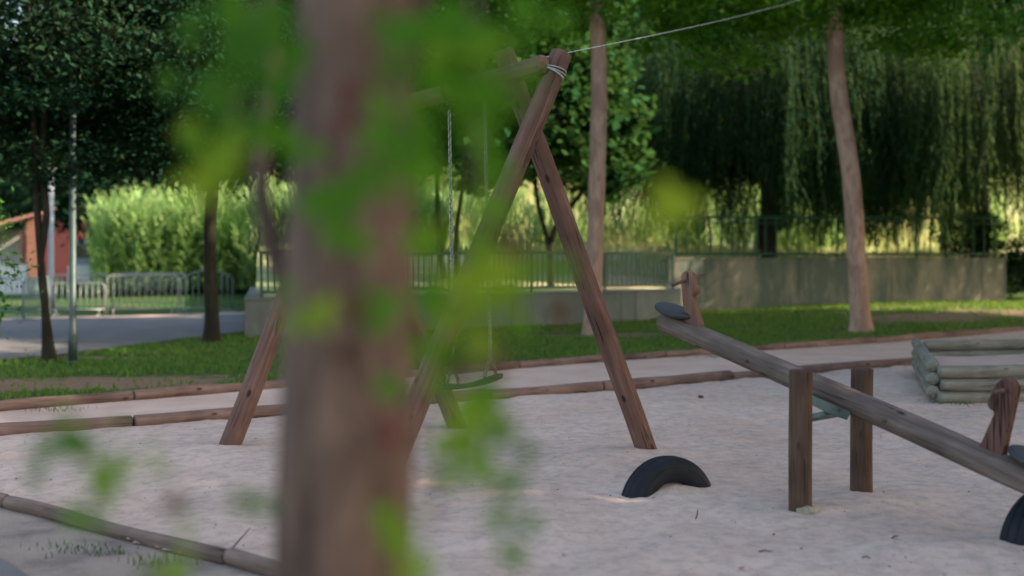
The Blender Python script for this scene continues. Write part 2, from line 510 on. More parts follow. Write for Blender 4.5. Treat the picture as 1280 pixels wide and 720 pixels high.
strip('pavement', (-12, -1.6), (lambda x: -2.0, lambda x: ylerp(near_ext, x) - .72 - .25 * (x + 3) - .16 * mnoise.noise(Vector((x * 3, 0, 0)))), M['asphalt'], .008, 60, 10, 'grey asphalt footway at the near corner')
road_near = [on_ground(*p) for p in [(-300, 485), (-100, 462), (0, 447), (80, 440), (150, 431), (240, 420), (320, 411)]]
road_far = [on_ground(*p) for p in [(-300, 405), (-100, 398), (0, 397), (150, 394), (320, 389)]]
strip('road', (-20, -4.95), (lambda x: ylerp(road_near, x), lambda x: ylerp(road_far, x)), M['asphalt'], -.03, 60, 14, 'grey asphalt lane behind the lawn')
strip('pavement', (-30, -7.2), (lambda x: ylerp(road_far, x) - .8, lambda x: ylerp(road_far, x) + .2), M['path'], -.022, 40, 4, 'pale verge along the lane')

# ------------------------------------------------------------------ retaining walls and terraces
A0 = Vector((-5.05, 21.9, 0)); B0 = Vector((4.05, 27.9, 0))
A2 = Vector((-6.7, 29.5, 0))
C0 = Vector((4.35, 30.4, 0)); C1 = Vector((13.55, 31.2, 0)); C2 = Vector((13.55, 38, 0))
def wall(pts, th, top, mat, label, cope=True):
    root = empty('retaining_wall', (pts[0].x, pts[0].y, gnd(pts[0].x, pts[0].y)), label, 'wall')
    V, Fc = [], []
    n = len(pts)
    offs = []
    for i, p in enumerate(pts):
        d = []
        if i > 0: d.append((pts[i] - pts[i - 1]).normalized())
        if i < n - 1: d.append((pts[i + 1] - pts[i]).normalized())
        t = sum(d, Vector()).normalized(); nn = Vector((-t.y, t.x, 0)); k = 1 / max(.4, nn.dot(Vector((-d[0].y, d[0].x, 0))))
        offs.append(nn * th / 2 * k)
    def band(o, z0, z1):
        V, Fc = [], []
        for p, q in zip(pts, offs):
            for s in (-1, 1):
                for z in (z0, z1): V.append(p + q * s * o + Vector((0, 0, z)))
        for i in range(n - 1):
            a = i * 4; b_ = a + 4
            Fc += [(a, b_, b_ + 1, a + 1), (a + 2, a + 3, b_ + 3, b_ + 2), (a + 1, b_ + 1, b_ + 3, a + 3), (a, a + 2, b_ + 2, b_)]
        Fc += [(0, 1, 3, 2), ((n - 1) * 4, (n - 1) * 4 + 2, (n - 1) * 4 + 3, (n - 1) * 4 + 1)]
        return V, Fc
    v, f = band(1, -.3, top - .06)
    obj('wall_body', v, f, mat, root, smooth=False)
    v, f = band(1.12, top - .058, top)
    bevel(obj('coping', v, f, mat, root, smooth=False), .01)
    return root
def sub(p, q, n):
    return [p.lerp(q, i / n) for i in range(n)] + [q]
wall([A2, A0, B0, C0], .32, .72, M['concrete_grey'], 'low grey concrete retaining wall under the railing behind the swing')
wall([C0 + Vector((-.12, -.15, 0)), C1, C2], .32, 1.5, M['concrete'], 'taller stained beige concrete wall behind the grass bank at the willows')

def ter_l(x, y, d):
    k = sm(0, 12, d)
    return (.66 * (1 - k) + k * far_h(y)) + .05 * mnoise.noise(Vector((x * .3, y * .3, 0)))
V, Fc = [], []
nu, nv = 40, 60
vs = [.02 * (i) if i < 2 else .04 + 90 * ((i - 2) / (nv - 3)) ** 1.7 for i in range(nv)]
front_line = sub(A0 + Vector((.0, .05, 0)), B0, 24)
for j, d in enumerate(vs):
    for i, p in enumerate(front_line):
        t = i / 24
        q = p + (Vector((-.217, .976, 0)) * (1 - t) + Vector((.12, .99, 0)) * t) * d
        V.append((q.x, q.y, ter_l(q.x, q.y, d)))
n_ = len(front_line)
for j in range(nv - 1):
    for i in range(n_ - 1):
        a = j * n_ + i; Fc.append((a, a + 1, a + n_ + 1, a + n_))
tag(obj('field', V, Fc, M['field']), 'dry grass slope behind the low wall', kind='structure')
V, Fc = [], []
fl = sub(C0, C1, 20) + [Vector((30, 31.5, 0))]
for j, d in enumerate(vs):
    for i, p in enumerate(fl):
        t = min(1, i / 20)
        if i == 21: q = C1 + Vector((.5 + d * .6, d, 0)) if False else Vector((13.55 + d * .9, 31.2 + d, 0))
        else: q = p + (Vector((.1, .99, 0)) * (1 - t) + Vector((.0, 1, 0)) * t) * d
        k = sm(2, 14, d)
        V.append((q.x, q.y, (1.44 * (1 - k) + k * far_h(q.y))))
n_ = len(fl)
for j in range(nv - 1):
    for i in range(n_ - 1):
        a = j * n_ + i; Fc.append((a, a + 1, a + n_ + 1, a + n_))
tag(obj('field', V, Fc, M['field']), 'dry grass slope behind the tall wall', kind='structure')
def ground_at(x, y):
    """top surface anywhere behind the walls"""
    if x > 4.4 and y > 30.6:
        d = y - 30.8; k = sm(2, 14, d); return 1.44 * (1 - k) + k * far_h(y)
    # left terrace
    t = (B0 - A0).normalized(); n = Vector((-t.y, t.x, 0))
    d = (Vector((x, y, 0)) - A0).dot(n)
    if d > 0 and x > -5.05 - .217 * max(0, (y - 21.9)):
        return ter_l(x, y, d)
    return gnd(x, y) - .05

# ------------------------------------------------------------------ railings
def railing(a, b_, z0, z1, label, spacing=.13, mid=False, posts=2.0):
    a, b_ = Vector(a), Vector(b_)
    L = (b_ - a).length; t = (b_ - a).normalized()
    root = empty('railing', (a.x, a.y, z0 - .1), label, 'railing')
    zb = z0 + .08
    ang = math.atan2(t.y, t.x); rot = Matrix.Rotation(ang, 3, 'Z')
    c = (a + b_) / 2
    for nm, z, h in (('top_rail', z1, .05), ('bottom_rail', zb, .04)):
        v, f = box_vf((c.x, c.y, z), (L, .05, h * 1.5), rot); bevel(obj(nm, v, f, M['rail_green'], root, smooth=False), .006)
    if mid:
        v, f = box_vf((c.x, c.y, z1 - .16), (L, .025, .025), rot); obj('middle_rail', v, f, M['rail_green'], root, smooth=False)
    npost = max(2, round(L / posts) + 1)
    for i in range(npost):
        p = a.lerp(b_, i / (npost - 1))
        v, f = box_vf((p.x, p.y, (z0 - .12 + z1 + .03) / 2), (.055, .06, z1 - z0 + .15), rot); bevel(obj('post', v, f, M['rail_green'], root, smooth=False), .006)
    nb = int(L / spacing)
    for i in range(1, nb):
        if nb > 95 and False: pass
        p = a.lerp(b_, i / nb)
        v, f = box_vf((p.x, p.y, (zb + z1) / 2), (.03, .03, z1 - zb - .045), rot); obj('baluster', v, f, M['rail_green'], root, smooth=False)
    return root
railing(A0 + Vector((.12, .12, 0)), B0 + Vector((-.05, -.02, 0)), .74, 1.60, 'low dark green railing on the grey wall behind the swing', .145)
railing(C0 + Vector((.1, .02, 0)), C1 + Vector((-.1, .0, 0)), 1.52, 2.60, 'long dark green railing on the stained wall under the willow strands', .31, True, 2.4)

# ------------------------------------------------------------------ log edging
def log_row(pts, n_logs, r, mat, names, cat, group, lift=.035, seed=0, name='edging_log'):
    # arc-length resample into logs
    acc = [0]
    for a, b_ in zip(pts, pts[1:]): acc.append(acc[-1] + (b_ - a).length)
    def P(s):
        for i in range(len(acc) - 1):
            if s <= acc[i + 1] or i == len(acc) - 2:
                t = (s - acc[i]) / (acc[i + 1] - acc[i]); return pts[i].lerp(pts[i + 1], t)
    T = acc[-1]
    rn = random.Random(seed)
    cuts = [0] + [T * (i + rn.uniform(-.12, .12)) / n_logs for i in range(1, n_logs)] + [T]
    for i in range(n_logs):
        a = P(cuts[i] + .008); b_ = P(cuts[i + 1] - .008)
        rr = r * rn.uniform(.93, 1.07)
        a = Vector((a.x, a.y, gnd(a.x, a.y) + lift + rn.uniform(-.008, .008)))
        b_ = Vector((b_.x, b_.y, gnd(b_.x, b_.y) + lift + rn.uniform(-.008, .008)))
        o = pole(name, a, b_, rr, rr * rn.uniform(.9, 1.0), mat, None, seed + i, wob=.012)
        tag(o, names(i), cat, group)
ORD = ['first', 'second', 'third', 'fourth', 'fifth', 'sixth', 'seventh', 'eighth', 'ninth', 'tenth', 'eleventh', 'twelfth']
log_row(rear_w, 10, .062, M['edge_wood'], lambda i: f'reddish round log, {ORD[i]} from the left in the row edging the lawn', 'log', 'logs edging the lawn', .03, 3)
log_row(front_w, 7, .068, M['edge_wood'], lambda i: f'reddish round log, {ORD[i]} from the left in the row between sand and path', 'log', 'logs between sand and path', .035, 23)
log_row(near_w, 3, .044, M['edge_wood_near'], lambda i: f'grey-brown log, {ORD[i]} from the left in the curved near row', 'log', 'logs edging the near corner', .018, 43)

# ------------------------------------------------------------------ swing
g_near_r = on_ground(807, 562)
g_near_l = Vector((-.84, 7.42, 0))
g_far_l = on_ground(285, 562)
g_far_r = Vector((-.50, 10.05, 0))
sw = empty('swing_stand', (-.6, 8.8, 0), 'brown timber A-frame swing stand of crossed round poles in the sand', 'swing stand')
def beyond(a, b_, e): return b_ + (b_ - a).normalized() * e
nl_top = at(702, 66, 7.93); nr_top = at(629, 62, 8.12)
fl_top = at(455, 118, 9.42); fr_top = at(398, 124, 9.62)
def buried(a, b_): return a - (b_ - a).normalized() * .25
pole('leg', buried(g_near_l, nl_top), nl_top, .084, .076, M['swing_wood'], sw, 1)
pole('leg', buried(g_near_r, nr_top), nr_top, .083, .074, M['swing_wood'], sw, 2)
pole('leg', buried(g_far_l, fl_top), fl_top, .084, .074, M['swing_wood'], sw, 3)
pole('leg', buried(g_far_r, fr_top), fr_top, .084, .074, M['swing_wood'], sw, 4)
beam_a = at(680, 81, 7.82); beam_b = at(409, 157, 9.75)
pole('crossbeam', beam_a, beam_b, .066, .072, M['swing_wood'], sw, 5)
def strap(center, axis, r, n=3):
    parts = []
    q = axis.normalized().to_track_quat('Z', 'Y').to_matrix()
    for k in range(n):
        pts = [center + axis.normalized() * (.014 * (k - 1)) + q @ Vector((math.cos(a) * r, math.sin(a) * r, .012 * math.sin(a + k))) for a in [2 * math.pi * i / 28 for i in range(29)]]
        parts.append(tube_vf(pts, .0045, 6, False))
    return merge(parts)
ax = nl_top - g_near_l
v, f = strap(nl_top - ax.normalized() * .16, ax, .083, 4); obj('cable_binding', v, f, M['rope'], sw)
# hangers
def on_beam(px):
    best = min((i / 400 for i in range(401)), key=lambda t: abs((beam_a.lerp(beam_b, t).x / beam_a.lerp(beam_b, t).y) * F + 640 - px))
    return beam_a.lerp(beam_b, best)
h1 = on_beam(562); h2 = on_beam(606)
for h in (h1, h2):
    q = (beam_b - beam_a).normalized().to_track_quat('Z', 'Y').to_matrix()
    pts = [h + q @ Vector((math.cos(a) * .08, math.sin(a) * .08, 0)) for a in [2 * math.pi * i / 20 for i in range(21)]]
    V1 = tube_vf(pts, .010, 6, False)
    V2 = tube_vf([h + Vector((0, 0, -.075)), h + Vector((0, 0, -.12))], [.026, .022], 10)
    V3 = tube_vf([h + Vector((0, 0, -.12)) + Vector((math.cos(a) * .018, 0, -.018 + math.sin(a) * .022)) for a in [2 * math.pi * i / 12 for i in range(13)]], .005, 6, False)
    v, f = merge([V1, V2, V3]); obj('hanger', v, f, M['tyre_black'], sw)
# seat with chains
sl = at(566, 481, 8.42); sr = at(613, 472, 8.20)
seat_c = (sl + sr) / 2
swg = empty('swing', seat_c, 'dark green flat rubber swing seat hanging on two steel chains', 'swing')
def link_vf(c, t, u, r=.0042, hl=.019, hw=.0115):
    w = t.cross(u)
    pts = []
    for i in range(12):
        a = 2 * math.pi * i / 12
        ca, sa = math.cos(a), math.sin(a)
        pts.append(c + t * (sa * hw + (hl - hw) * (1 if sa > 0 else -1)) + u * ca * hw)
    pts.append(pts[0]); 
    return tube_vf(pts, r, 5, False)
def chain_vf(a, b_):
    t = (b_ - a).normalized(); L = (b_ - a).length
    n = int(L / .031); out = []
    u0 = t.cross(Vector((0, 1, 0))).normalized(); w0 = t.cross(u0)
    for i in range(n):
        out.append(link_vf(a + t * (L * (i + .5) / n), t, (u0 + w0).normalized() if i % 2 else (u0 - w0).normalized(), .0055, L / n * .62))
    return merge(out)
e = (sr - sl).normalized(); side = Vector((-e.y, e.x, 0)).normalized()
for h, s in ((h1, sl), (h2, sr)):
    s_in = s
    apex = s + Vector((0, 0, .16))
    top = h + Vector((0, 0, -.15))
    chs = [chain_vf(top, apex)]
    for sg in (-1, 1):
        chs.append(chain_vf(apex, s + side * .07 * sg + Vector((0, 0, .012))))
    v, f = merge(chs); obj('chain', v, f, M['galv2'], swg)
# seat: a shallow sagging slab with rounded outline
V, Fc = [], []
nu, nv = 18, 8
SL, SW, TH = .52, .2, .036
for s in (1, -1):
    for i in range(nu + 1):
        u = -1 + 2 * i / nu
        for j in range(nv + 1):
            w = -1 + 2 * j / nv
            hw = SW / 2 * (1 - .45 * abs(u) ** 5)
            p = seat_c + e * (u * SL / 2) + side * (w * hw) + Vector((0, 0, -.028 * (1 - u * u) + s * TH / 2 * (1 - .3 * abs(w) ** 6) ))
            V.append(p)
nn = (nu + 1) * (nv + 1)
for i in range(nu):
    for j in range(nv):
        a = i * (nv + 1) + j
        Fc.append((a, a + nv + 1, a + nv + 2, a + 1)); Fc.append((nn + a, nn + a + 1, nn + a + nv + 2, nn + a + nv + 1))
for i in range(nu):
    for j in (0, nv):
        a = i * (nv + 1) + j; b_ = a + nv + 1
        Fc.append((a, nn + a, nn + b_, b_) if j == 0 else (a, b_, nn + b_, nn + a))
for j in range(nv):
    for i in (0, nu):
        a = i * (nv + 1) + j; b_ = a + 1
        Fc.append((a, b_, nn + b_, nn + a) if i == 0 else (a, nn + a, nn + b_, b_))
obj('seat', V, Fc, M['swing_seat'], swg, smooth=True)

# ------------------------------------------------------------------ seesaw
PV = (P_FRONT + P_BACK) / 2
pvz = .675
Ls = Vector((-.636, .771, 0)).normalized()
ss = empty('seesaw', (PV.x, PV.y, 0), 'weathered log seesaw with round seats and animal-head grips, its left end raised', 'seesaw')
end_l = at(829, 402, 7.86); slope = (end_l.z - pvz) / (end_l - PV).to_2d().length
axd = Vector((end_l.x - PV.x, end_l.y - PV.y, end_l.z - pvz)).normalized()
LP = Vector((PV.x, PV.y, pvz))
end_r = LP - axd * 2.05
endl = LP + axd * ((end_l - LP).length)
pole('log', end_r, endl, .082, .071, M['seesaw_wood'], ss, 11, wob=.01, rough=.003)
for p, top, sd in ((P_FRONT, at(1001, 462, P_FRONT.y).z, 12), (P_BACK, at(1077, 460, P_BACK.y).z, 13)):
    pole('post', (p.x, p.y, -.3), (p.x + .004, p.y, top), .068, .067, M['post_wood'], ss, sd, wob=.003)
# pivot: axle tube and a folded plate under the log
axl = (P_BACK - P_FRONT).normalized()
zz = .552
c0 = Vector((P_FRONT.x, P_FRONT.y, zz)) + axl * .06; c1 = Vector((P_BACK.x, P_BACK.y, zz)) - axl * .06
v, f = tube_vf([c0, c1], .024, 14); obj('axle', v, f, M['galv'], ss)
upd = axl.cross(axd).normalized()
if upd.z < 0: upd = -upd
cen = LP + upd * -.07
parts = []
for sg in (-1, 1):
    off = axl * .085 * sg
    P3 = [LP + axd * .22 - upd * .03 + off, LP - axd * .20 - upd * .03 + off, LP - axd * .19 - upd * .085 + off, LP - axd * .06 - upd * .095 + off, LP + axd * .06 - upd * .088 + off, LP + axd * .20 - upd * .06 + off]
    th = axl * .005
    V = [p + th for p in P3] + [p - th for p in P3]
    n = 6
    parts.append((V, [tuple(range(n)), tuple(reversed(range(n, 2 * n)))] + [(i, n + i, n + (i + 1) % n, (i + 1) % n) for i in range(n)]))
parts.append(tube_vf([LP - axd * .12 + axl * -.1 - upd * .045, LP - axd * .12 + axl * .1 - upd * .045], .010, 8))
v, f = merge(parts); obj('pivot_bracket', v, f, M['galv'], ss, smooth=False)
# bolt in the log
for s_ in (.62, -.42):
    c = LP + axd * s_ - axl * .076 
    v, f = tube_vf([c, c - axl * .008], .012, 10); obj('bolt', v, f, M['peg'], ss)

def extrude_profile(pts2, T, origin, U, Vv, W):
    """profile in the U-V plane, thickness T along W"""
    V = [origin + U * x + Vv * y + W * T / 2 for x, y in pts2] + [origin + U * x + Vv * y - W * T / 2 for x, y in pts2]
    n = len(pts2)
    return V, [tuple(range(n)), tuple(reversed(range(n, 2 * n)))] + [(i, n + i, n + (i + 1) % n, (i + 1) % n) for i in range(n)]
# head board profile: x forward (towards the pivot), y up; a straight rider side, round head and a bulging muzzle
prof = [(-.035, -.05), (-.045, .10), (-.055, .22), (-.062, .30), (-.058, .335), (-.040, .362), (-.012, .374), (.018, .366), (.040, .345), (.052, .315),
        (.060, .285), (.070, .262), (.072, .238), (.060, .216), (.036, .206), (.034, .190), (.050, .14), (.068, .08), (.088, .02), (.095, -.05)]
def grip(c, fwd, mat, lean=.06, ptilt=.22, k=1.0):
    up = Vector((0, 0, 1)); u = (axd * fwd)
    u = Vector((u.x, u.y, 0)).normalized()
    upl = (up * .97 + u * (-lean)).normalized()
    v, f = extrude_profile([(x * k, y * k) for x, y in prof], .062, c, u, upl, axl)
    o = bevel(obj('head_board', v, f, mat, ss, smooth=False), .010, 3)
    pc = c + upl * .315 * k + u * -.012
    v, f = tube_vf([pc - (axl + up * ptilt) * .165, pc + (axl + up * ptilt) * .165], .0125, 12); obj('peg_handle', v, f, M['peg'], o)
def seatdisc(c, up, u):
    """saddle-like rubber disc on the log"""
    w = up.cross(u).normalized()
    V, Fc = [], []
    prof_r = [(0, .030), (.5, .029), (.85, .024), (.97, .014), (1, .002), (.96, -.012), (.8, -.02), (0, -.02)]
    seg = 32
    for i, (r, h) in enumerate(prof_r):
        for k in range(seg):
            a = 2 * math.pi * k / seg
            V.append(c + u * (math.cos(a) * r * .165) + w * (math.sin(a) * r * .14) + up * (h + .012 * (math.cos(a) * r) ** 2))
    for i in range(len(prof_r) - 1):
        for k in range(seg):
            Fc.append((i * seg + k, i * seg + (k + 1) % seg, (i + 1) * seg + (k + 1) % seg, (i + 1) * seg + k))
    obj('seat', V, Fc, M['rubber_seat'], ss)
Le = (end_l - LP).length
grip(LP + axd * (Le - .26) + upd * .055, -1, M['board_wood'])
seatdisc(LP + axd * (Le - .10) + upd * .100, upd, axd)
sR = 1.06
grip(LP - axd * sR + upd * .055, 1, M['board_red'], .13, .0, 1.12)
seatdisc(LP - axd * (sR + .22) + upd * .108, upd, axd)

# ------------------------------------------------------------------ half-buried tyres
def tyre(c, yaw, label, Ro=.31, W=.19, sink=.07, tilt=0):
    root = empty('tyre', (c[0], c[1], 0), label, 'tyre', 'tyres half buried under the seesaw ends', yaw)
    # section (radius, width) of an old car tyre
    sec = [(.175, .045), (.185, .072), (.215, .090), (.25, .095), (.28, .090), (.298, .075), (.306, .06), (.309, .04), (.302, .036), (.302, .028), (.310, .024), (.311, 0)]
    sec = [(r * Ro / .31, w * W / .19) for r, w in sec]
    full = sec + [(r, -w) for r, w in reversed(sec[:-1])]
    inner = [(r + .012, w * .82) for r, w in reversed(full)]
    ring = full + inner
    seg = 120; V, Fc = [], []
    for i in range(seg):
        a = 2 * math.pi * i / seg
        for q, (r, w) in enumerate(ring):
            rr = r - (.006 if (r > .296 * Ro / .31 and q < len(full) and abs(w) > .03 and i % 4 == 0) else 0)
            V.append(Vector((math.cos(a) * rr, w, math.sin(a) * rr - sink)))
    n = len(ring)
    for i in range(seg):
        for k in range(n):
            Fc.append((i * n + k, i * n + (k + 1) % n, ((i + 1) % seg) * n + (k + 1) % n, ((i + 1) % seg) * n + k))
    w = WM[root.name] @ Matrix.Rotation(tilt, 4, 'X')
    obj('tyre_casing', V, Fc, M['tyre'], root, w)
    # moulded rings on the sidewall
    for sgn in (-1, 1):
        parts = []
        for rr in (.205, .262):
            pts = [Vector((math.cos(a) * rr * Ro / .31, sgn * (.084 if rr < .22 else .0935) * W / .19, math.sin(a) * rr * Ro / .31 - sink)) for a in [2 * math.pi * i / 96 for i in range(97)]]
            parts.append(tube_vf(pts, .0028, 5, False))
        v, f = merge(parts); obj('sidewall_ring', v, f, M['tyre'], root, w)
tL = on_ground(793, 622); tR = on_ground(888, 610)
yaw_l = math.atan2(tR.y - tL.y, tR.x - tL.x)
tc = (tL + tR) / 2
tyre((tc.x - .03, tc.y + .06), R(30), 'black half-buried tyre standing in the sand below the raised seesaw end', .345, .2, .135, R(-4))
tyre((2.86, 6.0), R(33), 'black half-buried tyre at the low end of the seesaw', .325, .19, .075)

# ------------------------------------------------------------------ log box on the right
bx0 = on_ground(1172, 504); bx0 = Vector((bx0.x, bx0.y, 0))
back_c = Vector((at(1150, 470, 14.6).x, 14.6, 0))
lb = empty('log_planter', bx0, 'open box of stacked weathered greenish logs filled with sand beside the path', 'log box')
rd = .066
fx = Vector((1, .10, 0)).normalized()
sidev = (back_c - bx0).normalized(); sideL = (back_c - bx0).length
for k in range(3):
    z = .055 + k * .135
    pole('log', bx0 + fx * (.0 + .03 * (k == 1)) + Vector((0, 0, z)), bx0 + fx * 3.4 + Vector((0, 0, z)), rd * (1.0 + .05 * (k == 0)), rd, M['box_wood'], lb, 60 + k)
    pole('log', bx0 + fx * -.05 + sidev * -.0 + Vector((0, 0, z + .062)) + sidev * .02, bx0 + fx * -.05 + sidev * sideL + Vector((0, 0, z + .062)), rd, rd * .95, M['box_wood'], lb, 70 + k)
    pole('log', back_c + Vector((0, 0, z + .03)) + fx * .05, back_c + fx * 3.6 + Vector((0, 0, z + .03)), rd, rd, M['box_wood'], lb, 80 + k)
    pole('log', bx0 + fx * 3.45 + Vector((0, 0, z + .062)), bx0 + fx * 3.45 + sidev * sideL + Vector((0, 0, z + .062)), rd, rd * .95, M['box_wood'], lb, 90 + k)
V = []
for j in range(9):
    for i in range(17):
        p = bx0 + fx * (3.45 * i / 16) + sidev * (sideL * j / 8)
        V.append((p.x, p.y, .23 + .04 * mnoise.noise(Vector((p.x * 2, p.y * 2, 8)))))
obj('sand_fill', V, [(j * 17 + i, j * 17 + i + 1, (j + 1) * 17 + i + 1, (j + 1) * 17 + i) for j in range(8) for i in range(16)], M['path'], lb)

# ------------------------------------------------------------------ foliage tools
def rand_unit(n):
    v = rng.normal(size=(n, 3)); return v / np.linalg.norm(v, axis=1)[:, None]

def leaf_quads(P, size, aspect=.5, up_bias=.4, size_var=.35, droop=.3):
    n = len(P)
    nrm = rand_unit(n); nrm[:, 2] = np.abs(nrm[:, 2]) + up_bias; nrm /= np.linalg.norm(nrm, axis=1)[:, None]
    d = rand_unit(n); d -= nrm * (d * nrm).sum(1)[:, None]; d /= np.linalg.norm(d, axis=1)[:, None] + 1e-9
    d[:, 2] -= droop; d /= np.linalg.norm(d, axis=1)[:, None]
    w = np.cross(nrm, d)
    L = size * (1 + size_var * rng.uniform(-1, 1, n))[:, None]
    a = P - d * L * .5; c = P + d * L * .5
    b1 = P - d * L * .08 + w * L * aspect * .5 + nrm * L * .06; b2 = P - d * L * .08 - w * L * aspect * .5 + nrm * L * .06
    return np.stack([a, b1, c, b2], 1)

def crown_pts(c, rad, n_clump, per, rc, seed, flat=.8, hollow=.35, floor=None):
    r = np.random.default_rng(seed)
    u = r.normal(size=(n_clump, 3)); u /= np.linalg.norm(u, axis=1)[:, None]
    t = hollow + (1 - hollow) * r.uniform(0, 1, n_clump) ** .6
    # lumpy outline
    lump = np.array([1 + .28 * mnoise.noise(Vector((float(x) * 1.6 + seed, float(y) * 1.6, float(z) * 1.6))) for x, y, z in u])
    C = np.array(c) + u * (t * lump)[:, None] * np.array(rad)
    if floor is not None: C[:, 2] = np.maximum(C[:, 2], floor + r.uniform(0, .6, n_clump))
    rcs = rc * r.uniform(.6, 1.25, n_clump)
    P = np.repeat(C, per, 0) + r.normal(size=(n_clump * per, 3)) * np.repeat(rcs, per)[:, None] * np.array([1, 1, flat * .7]) * .55
    tone = np.clip(np.repeat(r.uniform(.1, .8, n_clump), per) + r.normal(size=n_clump * per) * .16, 0, 1)
    return P, tone, C

def limbs_vf(base, C, n, r0, rnd):
    parts = []
    idx = rnd.sample(range(len(C)), min(n, len(C)))
    for i in idx:
        e = Vector(C[i]); s = Vector(base) + Vector((0, 0, rnd.uniform(-.2, .9)))
        m1 = s.lerp(e, .35) + Vector((0, 0, .12 * (e - s).length)) + Vector([rnd.uniform(-.1, .1) for _ in range(3)])
        m2 = s.lerp(e, .7) + Vector((0, 0, .10 * (e - s).length)) + Vector([rnd.uniform(-.2, .2) for _ in range(3)])
        parts.append(tube_vf([s, m1, m2, e], [r0, r0 * .6, r0 * .35, r0 * .12], 7))
    return merge(parts)

def trunk_vf(pts, rads, seed, seg=18, flare=.5):
    # smooth the centreline
    P = [Vector(p) for p in pts]
    out, rr = [], []
    n = 40
    for i in range(n + 1):
        t = i / n * (len(P) - 1); k = min(int(t), len(P) - 2); s = t - k
        p0 = P[max(k - 1, 0)]; p1 = P[k]; p2 = P[k + 1]; p3 = P[min(k + 2, len(P) - 1)]
        q = .5 * ((2 * p1) + (p2 - p0) * s + (2 * p0 - 5 * p1 + 4 * p2 - p3) * s * s + (3 * p1 - p0 - 3 * p2 + p3) * s ** 3)
        r = rads[k] * (1 - s) + rads[k + 1] * s
        h = q.z - P[0].z
        r *= 1 + flare * math.exp(-max(0, h) / .22)
        r *= 1 + .05 * mnoise.noise(Vector((seed, q.z * 2.2, 0)))
        out.append(q); rr.append(r)
    V, Fc = tube_vf(out, rr, seg)
    V = [p + (p - out[i // seg]).normalized() * rr[i // seg] * .09 * mnoise.noise(Vector((p.x * 9, p.y * 9, p.z * 1.6 + seed))) for i, p in enumerate(V)]
    return V, Fc

def tree(name, base, trunks, crown, leafmat, barkmat, leaf, label, cat='tree', group=None, limbs=14, limb_r=.05, seed=1, aspect=.55, floor=None, flare=.45):
    base = Vector(base)
    root = empty(name, base, label, cat, group)
    rnd = random.Random(seed)
    for pts, rads in trunks:
        v, f = trunk_vf(pts, rads, seed, flare=flare); obj('trunk', v, f, barkmat, root, Matrix.Translation((0, 0, 0)))
    Ps, Ts = [], []
    allC = []
    for (c, rad, n_clump, per, rc) in crown:
        P, T, C = crown_pts(c, rad, n_clump, per, rc, seed + len(Ps) * 13, floor=floor)
        Ps.append(P); Ts.append(T); allC.append(C)
    P = np.concatenate(Ps); T = np.concatenate(Ts)
    me = np_mesh('crown', leaf_quads(P, leaf, aspect), 4, leafmat, T)
    link('crown', me, root)
    if limbs:
        top = trunks[0][0][-1]
        v, f = limbs_vf(top, np.concatenate(allC), limbs, limb_r, rnd); obj('limbs', v, f, barkmat, root)
    return root

def Z0(x, y): return ground_at(x, y)

# two tall pinkish trees on the grass bank
b1 = on_ground(740, 416); d1 = b1.y
tree('tree', b1, [([b1 - Vector((0, 0, .2)), b1 + Vector((0, 0, .1)), at(743, 330, d1), at(747, 200, d1), at(749, 90, d1), at(744, -40, d1), at(742, -220, d1), at(742, -330, d1)], [.2, .17, .165, .165, .16, .14, .12, .07])],
     [(at(730, -120, d1) + Vector((0, .5, 0)), (4.4, 3.6, 2.6), 230, 75, .8), (at(640, -30, d1), (2.2, 2.0, 1.5), 55, 70, .55)], M['leaf_bright'], M['bark_pink'], .17,
     'tall tree with a straight pinkish trunk behind the swing frame', limbs=22, limb_r=.07, seed=5)
b2 = on_ground(1076, 410); d2 = b2.y; TREE2_D = b2.y
TREE2 = tree('tree', b2, [([b2 - Vector((0, 0, .2)), b2 + Vector((0, 0, .1)), at(1070, 320, d2), at(1064, 220, d2), at(1049, 120, d2), at(1044, 40, d2), at(1046, -60, d2), at(1050, -260, d2), at(1052, -380, d2)], [.23, .2, .19, .18, .18, .16, .15, .12, .07])],
     [(at(1030, -100, d2) + Vector((0, -.5, 0)), (4.6, 3.6, 2.7), 240, 75, .8), (at(900, 45, d2), (1.7, 1.5, .75), 30, 70, .5), (at(1160, 30, d2), (1.6, 1.5, .8), 30, 70, .5), (at(1000, 0, d2), (2, 1.5, .7), 20, 70, .5)], M['leaf_bright'], M['bark_pink'], .17,
     'tall tree with a leaning pinkish trunk on the grass behind the seesaw', limbs=22, limb_r=.07, seed=9)
for (px, py), (qx, qy), r0 in (((1046, 48), (1024, 34), .045), ((1050, 100), (1039, 92), .10), ((1053, 128), (1042, 124), .10)):
    v, f = tube_vf([at(px, py, TREE2_D), at((px + qx) / 2, (py + qy) / 2, TREE2_D), at(qx, qy, TREE2_D - .02)], [r0, r0 * .9, r0 * .45], 10)
    obj('branch_stub', v, f, M['bark_pink'], TREE2)
